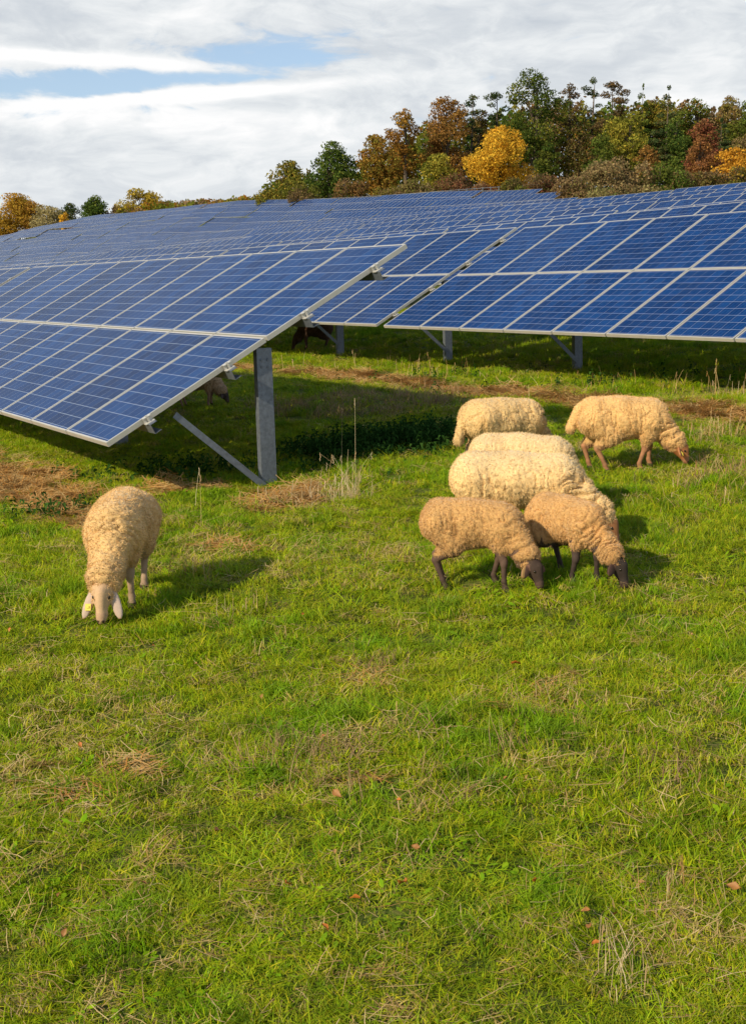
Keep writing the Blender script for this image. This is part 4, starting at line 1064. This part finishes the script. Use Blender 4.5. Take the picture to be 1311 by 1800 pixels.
def nettles():
    rng = np.random.default_rng(8)
    V, Fq, C = [], [], []
    cols = [(.028, .080, .014), (.042, .11, .020), (.065, .145, .028)]
    def stem(x, y, hgt):
        z = float(Z(x, y)); lean = rng.normal(0, .12, 2)
        for k in range(int(hgt/.034)):
            t = (k+1)/(hgt/.034); p = np.array([x+lean[0]*hgt*t, y+lean[1]*hgt*t, z+hgt*t])
            for s_ in range(2):
                th = rng.uniform(0, 6.28); d = np.array([math.cos(th), math.sin(th), 0]); sd = np.array([-math.sin(th), math.cos(th), 0])
                L_ = rng.uniform(.05, .10)*(1.15-.5*t); w = L_*.42; dr = rng.uniform(.1, .7)
                a = p+d*.012; m_ = p+d*L_*.5+np.array([0, 0, .012]); e = p+d*L_-np.array([0, 0, L_*dr])
                b = len(V); V.extend([a, m_-sd*w*.5, e, m_+sd*w*.5]); Fq.append([b, b+1, b+2, b+3]); C.extend([np.array(cols[rng.integers(3)])*rng.uniform(.7, 1.3)]*4)
    a = np.array([-.75, 11.3]); b = np.array([1.0, 12.3])
    for i in range(1100):
        t = rng.random(); c = a+(b-a)*t; off = rng.normal(0, .45); q = c+np.array([-.4, .85])*off+rng.normal(0, .18, 2)
        edge = math.exp(-(off/.55)**2)*min(1, .35+3*min(t, 1-t)); stem(q[0], q[1], max(.05, rng.uniform(.07, .30)*edge))
    for (cx, cy, sx, sy, n_, hh) in ((-1.75, 10.9, .45, .3, 110, .17), (-2.5, 9.3, .25, .14, 40, .13), (3.15, 15.6, 1.0, .25, 40, .2), (1.2, 17.6, .9, .25, 30, .2)):
        for i in range(n_): stem(cx+rng.normal()*sx, cy+rng.normal()*sy, rng.uniform(.5, 1.1)*hh)
    o = link('weeds', mesh_np('weeds', np.array(V), np.array(Fq), [M_LEAF], col=np.array(C)))
    tag(o, 'dark green nettle bed in the shade right of the steel post', kind='stuff')
nettles()
def stalk_clump(x, y, n, h0, h1, spread, fan, label, seed, cols=STRAW, skirt=20, wid=.0035, name='dry_grass_clump', seedheads=.5):
    rng = np.random.default_rng(seed); z = float(Z(x, y))
    parts = []
    th = rng.uniform(0, 6.28, n); n_ = n; b0 = rng.normal(0, spread, (n, 2)); h = rng.uniform(h0, h1, n)*rng.uniform(.5, 1, n)**.6
    V, Fq, C = [], [], []
    for i in range(n):
        f = abs(rng.normal(0, fan)); d = np.array([math.cos(th[i]), math.sin(th[i]), 0]); s_ = np.array([-d[1], d[0], 0])
        if abs(s_[0]) < .5: s_ = np.array([1, 0, 0])
        col = np.array(cols[rng.integers(len(cols))])*rng.uniform(.8, 1.25); b = len(V)
        for t in (0, .35, .7, 1):
            c = np.array([b0[i, 0], b0[i, 1], 0])+d*h[i]*f*t**1.5+np.array([0, 0, h[i]*(t-.25*f*t*t)-.01]); w = wid*(1-.55*t)
            V += [c-s_*w*.5, c+s_*w*.5]; C += [col, col]
        Fq += [[b+2*k, b+2*k+1, b+2*k+3, b+2*k+2] for k in range(3)]
        if rng.random() < seedheads:
            tip = V[-1]
            for q in range(7):
                e = tip+np.array([rng.normal()*.003, rng.normal()*.003, -q*.009]); b = len(V)
                V += [e+s_*-wid*.7, e+np.array([0, 0, .011]), e+s_*wid*.7, e-np.array([0, 0, .009])]; C += [col*.8]*4; Fq.append([b, b+1, b+2, b+3])
    if not skirt: V, Fq, C = np.array(V), np.array(Fq), np.array(C)
    v2, f2, c2 = blades(rng, max(skirt, 1), spread*1.6+.03, .06, .16, wid, .8, cols)
    if skirt: V = np.concatenate([np.array(V), v2]); Fq = np.concatenate([np.array(Fq), f2+len(C)]); C = np.concatenate([np.array(C), c2])
    o = link(name, mesh_np(name, V, Fq, [M_DRY], col=C)); o.location = (x, y, z)
    tag(o, label, 'dry grass', 'dry grass standing on the meadow'); return o
def at(px, py): return ground_at(px, py)
PALEST = [(.50, .38, .22), (.44, .31, .16), (.56, .46, .29)]
stalk_clump(*at(612, 880), 60, .16, .50, .11, .48, 'pale fan of tall dry grass right of the steel post', 1, PALEST, 110, .0028)
stalk_clump(*at(626, 872), 1, .92, .98, .01, .06, 'tallest single dry stalk rising out of the pale grass fan', 2, PALEST, 0, name='dry_stalk', seedheads=1)
stalk_clump(*at(600, 872), 1, .78, .82, .01, .05, 'tall dry stalk at the left side of the pale grass fan', 31, PALEST, 0, name='dry_stalk', seedheads=1)
stalk_clump(*at(540, 886), 26, .12, .28, .14, .6, 'low pale dry grass leaning at the edge of the straw heap', 3, PALEST, 60)
stalk_clump(*at(354, 925), 1, .44, .5, .01, .10, 'thin pale stalk between the lone sheep and the straw heap', 4, PALEST, 0, name='dry_stalk', seedheads=1)
stalk_clump(*at(342, 895), 1, .36, .4, .01, .10, 'second thin stalk just left of and behind the thin pale stalk', 32, PALEST, 0, name='dry_stalk', seedheads=1)
stalk_clump(*at(365, 1018), 16, .07, .17, .12, .35, 'thin dry grass in the shadow of the lone sheep', 5, STRAW, 20)
stalk_clump(*at(775, 664), 30, .15, .42, .35, .2, 'dry stalks before the left post of the right hand table', 6, STRAW, 30, .006)
stalk_clump(*at(860, 672), 10, .15, .4, .5, .3, 'sparse dry stalks between the posts of the right hand table', 7, STRAW, 16, .006)
stalk_clump(*at(1075, 690), 16, .15, .45, .45, .3, 'dry stalks in front of the right post above the golden sheep', 8, STRAW, 24, .006)
stalk_clump(*at(1255, 690), 18, .12, .5, .3, .35, 'upright dry stalks at the right picture edge under the table', 9, STRAW, 24, .0045)
stalk_clump(*at(1290, 700), 7, .15, .40, .14, .3, 'stiff pale stalks just inside the right picture edge', 10, PALEST, 14, .0045)
stalk_clump(*at(640, 645), 22, .12, .36, .7, .2, 'dry stalks along the straw strip left of the left post', 11, STRAW, 30, .006)
stalk_clump(*at(1255, 765), 40, .12, .3, .18, .4, 'withered grass right of the golden sheep', 12, STRAW, 40, .004)
stalk_clump(*at(1285, 850), 26, .1, .32, .2, .6, 'withered grass bent over at the right picture edge', 13, STRAW, 40, .004)
stalk_clump(*at(1215, 880), 16, .08, .24, .2, .8, 'flattened dry grass below the golden sheep', 14, STRAW, 30, .0035)
stalk_clump(*at(630, 1185), 40, .03, .12, .13, 1.0, 'matted dry grass heap in the middle of the meadow', 15, [(.30, .21, .11), (.24, .16, .08)], 70, .003)
stalk_clump(*at(545, 1350), 34, .06, .22, .10, .55, 'upright dry grass below the matted heap', 16, [(.36, .26, .13), (.30, .2, .1)], 40, .0026)
stalk_clump(*at(1000, 1240), 18, .05, .16, .12, .6, 'sparse dry grass under the close group of sheep', 17, STRAW, 30, .0028)
stalk_clump(*at(1085, 1715), 22, .06, .22, .05, .35, 'pale dry grass clump at the bottom right', 18, PALEST, 40, .0022, seedheads=.1)
stalk_clump(*at(1170, 1350), 20, .03, .09, .12, 1.0, 'flat brown grass patch right of the middle', 19, [(.26, .16, .09), (.2, .13, .07)], 60, .003)
stalk_clump(*at(1190, 1600), 16, .05, .16, .08, .5, 'short dry grass above the bottom right clump', 20, STRAW, 30, .0026)
stalk_clump(*at(420, 1090), 10, .06, .2, .06, .5, 'few dry blades right of the lone sheep face', 21, PALEST, 12, .003)
# fallen leaves
def leaf_mesh(seed):
    rng = np.random.default_rng(seed); V, Fq = [], []
    ts = np.linspace(0, 1, 6); out = [0.04, .42, .62, .46, .30, .04]
    for t, w in zip(ts, out):
        for s_ in (-1, 0, 1): V.append((t-.5, s_*w*.5, .16*abs(s_)*(1+.3*rng.normal())+.14*math.sin(t*3)*rng.uniform(.5, 1.5)))
    for k in range(5):
        for j in range(2): Fq.append((3*k+j, 3*k+j+1, 3*k+j+4, 3*k+j+3))
    return np.array(V), np.array(Fq)
def leaf_mat(c):
    m, nt, out = material('fallen_leaf'); g = N(nt); n = g.noise(g.n('ShaderNodeTexCoord').outputs['Object'], 5, 4)
    cc = g.mix(n, c, tuple(x*.5 for x in c)); nt.links.new(g.n('ShaderNodeBsdfPrincipled', {'Base Color': cc, 'Roughness': .6}).outputs[0], out.inputs[0]); return m
LEAFM = [[mesh_np('fallen_leaf', *leaf_mesh(s_), mats=[m_], smooth=True) for s_ in (1, 2)] for m_ in (leaf_mat((.52, .17, .02)), leaf_mat((.36, .16, .035)), leaf_mat((.42, .24, .07)))]
BIGL = [(385, 1494, 0, 'large orange leaf in the lower left grass'), (505, 1592, 0, 'bright orange leaf at the bottom, left of centre'), (708, 1587, 0, 'orange leaf at the bottom, right of centre'), (906, 1187, 0, 'orange brown leaf below the black faced lamb'), (1288, 1576, 1, 'pale brown leaf at the lower right edge'), (593, 1425, 1, 'brown leaf in the middle of the foreground')]
rl = np.random.default_rng(12)
LG = 'fallen leaves in the grass'
for (px, py, ci, lab) in BIGL:
    x, y = at(px, py); o = link('fallen_leaf', LEAFM[ci][px % 2]); o.location = (x, y, float(Z(x, y))+.045); o.scale = (.042,)*3; o.rotation_euler = (rl.normal()*.4, rl.normal()*.4, rl.uniform(0, 6)); tag(o, lab, 'leaf', LG)
for k in range(36):
    px, py = rl.uniform(10, 1300), 1090+680*rl.random()**1.2; x, y = at(px, py); ci = rl.integers(1, 3) if rl.random() < .7 else 0
    o = link('fallen_leaf', LEAFM[ci][k % 2]); o.location = (x, y, float(Z(x, y))+.036); o.scale = (rl.uniform(.016, .030),)*3; o.rotation_euler = (rl.normal()*.5, rl.normal()*.5, rl.uniform(0, 6)); tag(o, 'small dry brown leaf lying in the meadow grass', 'leaf', LG)
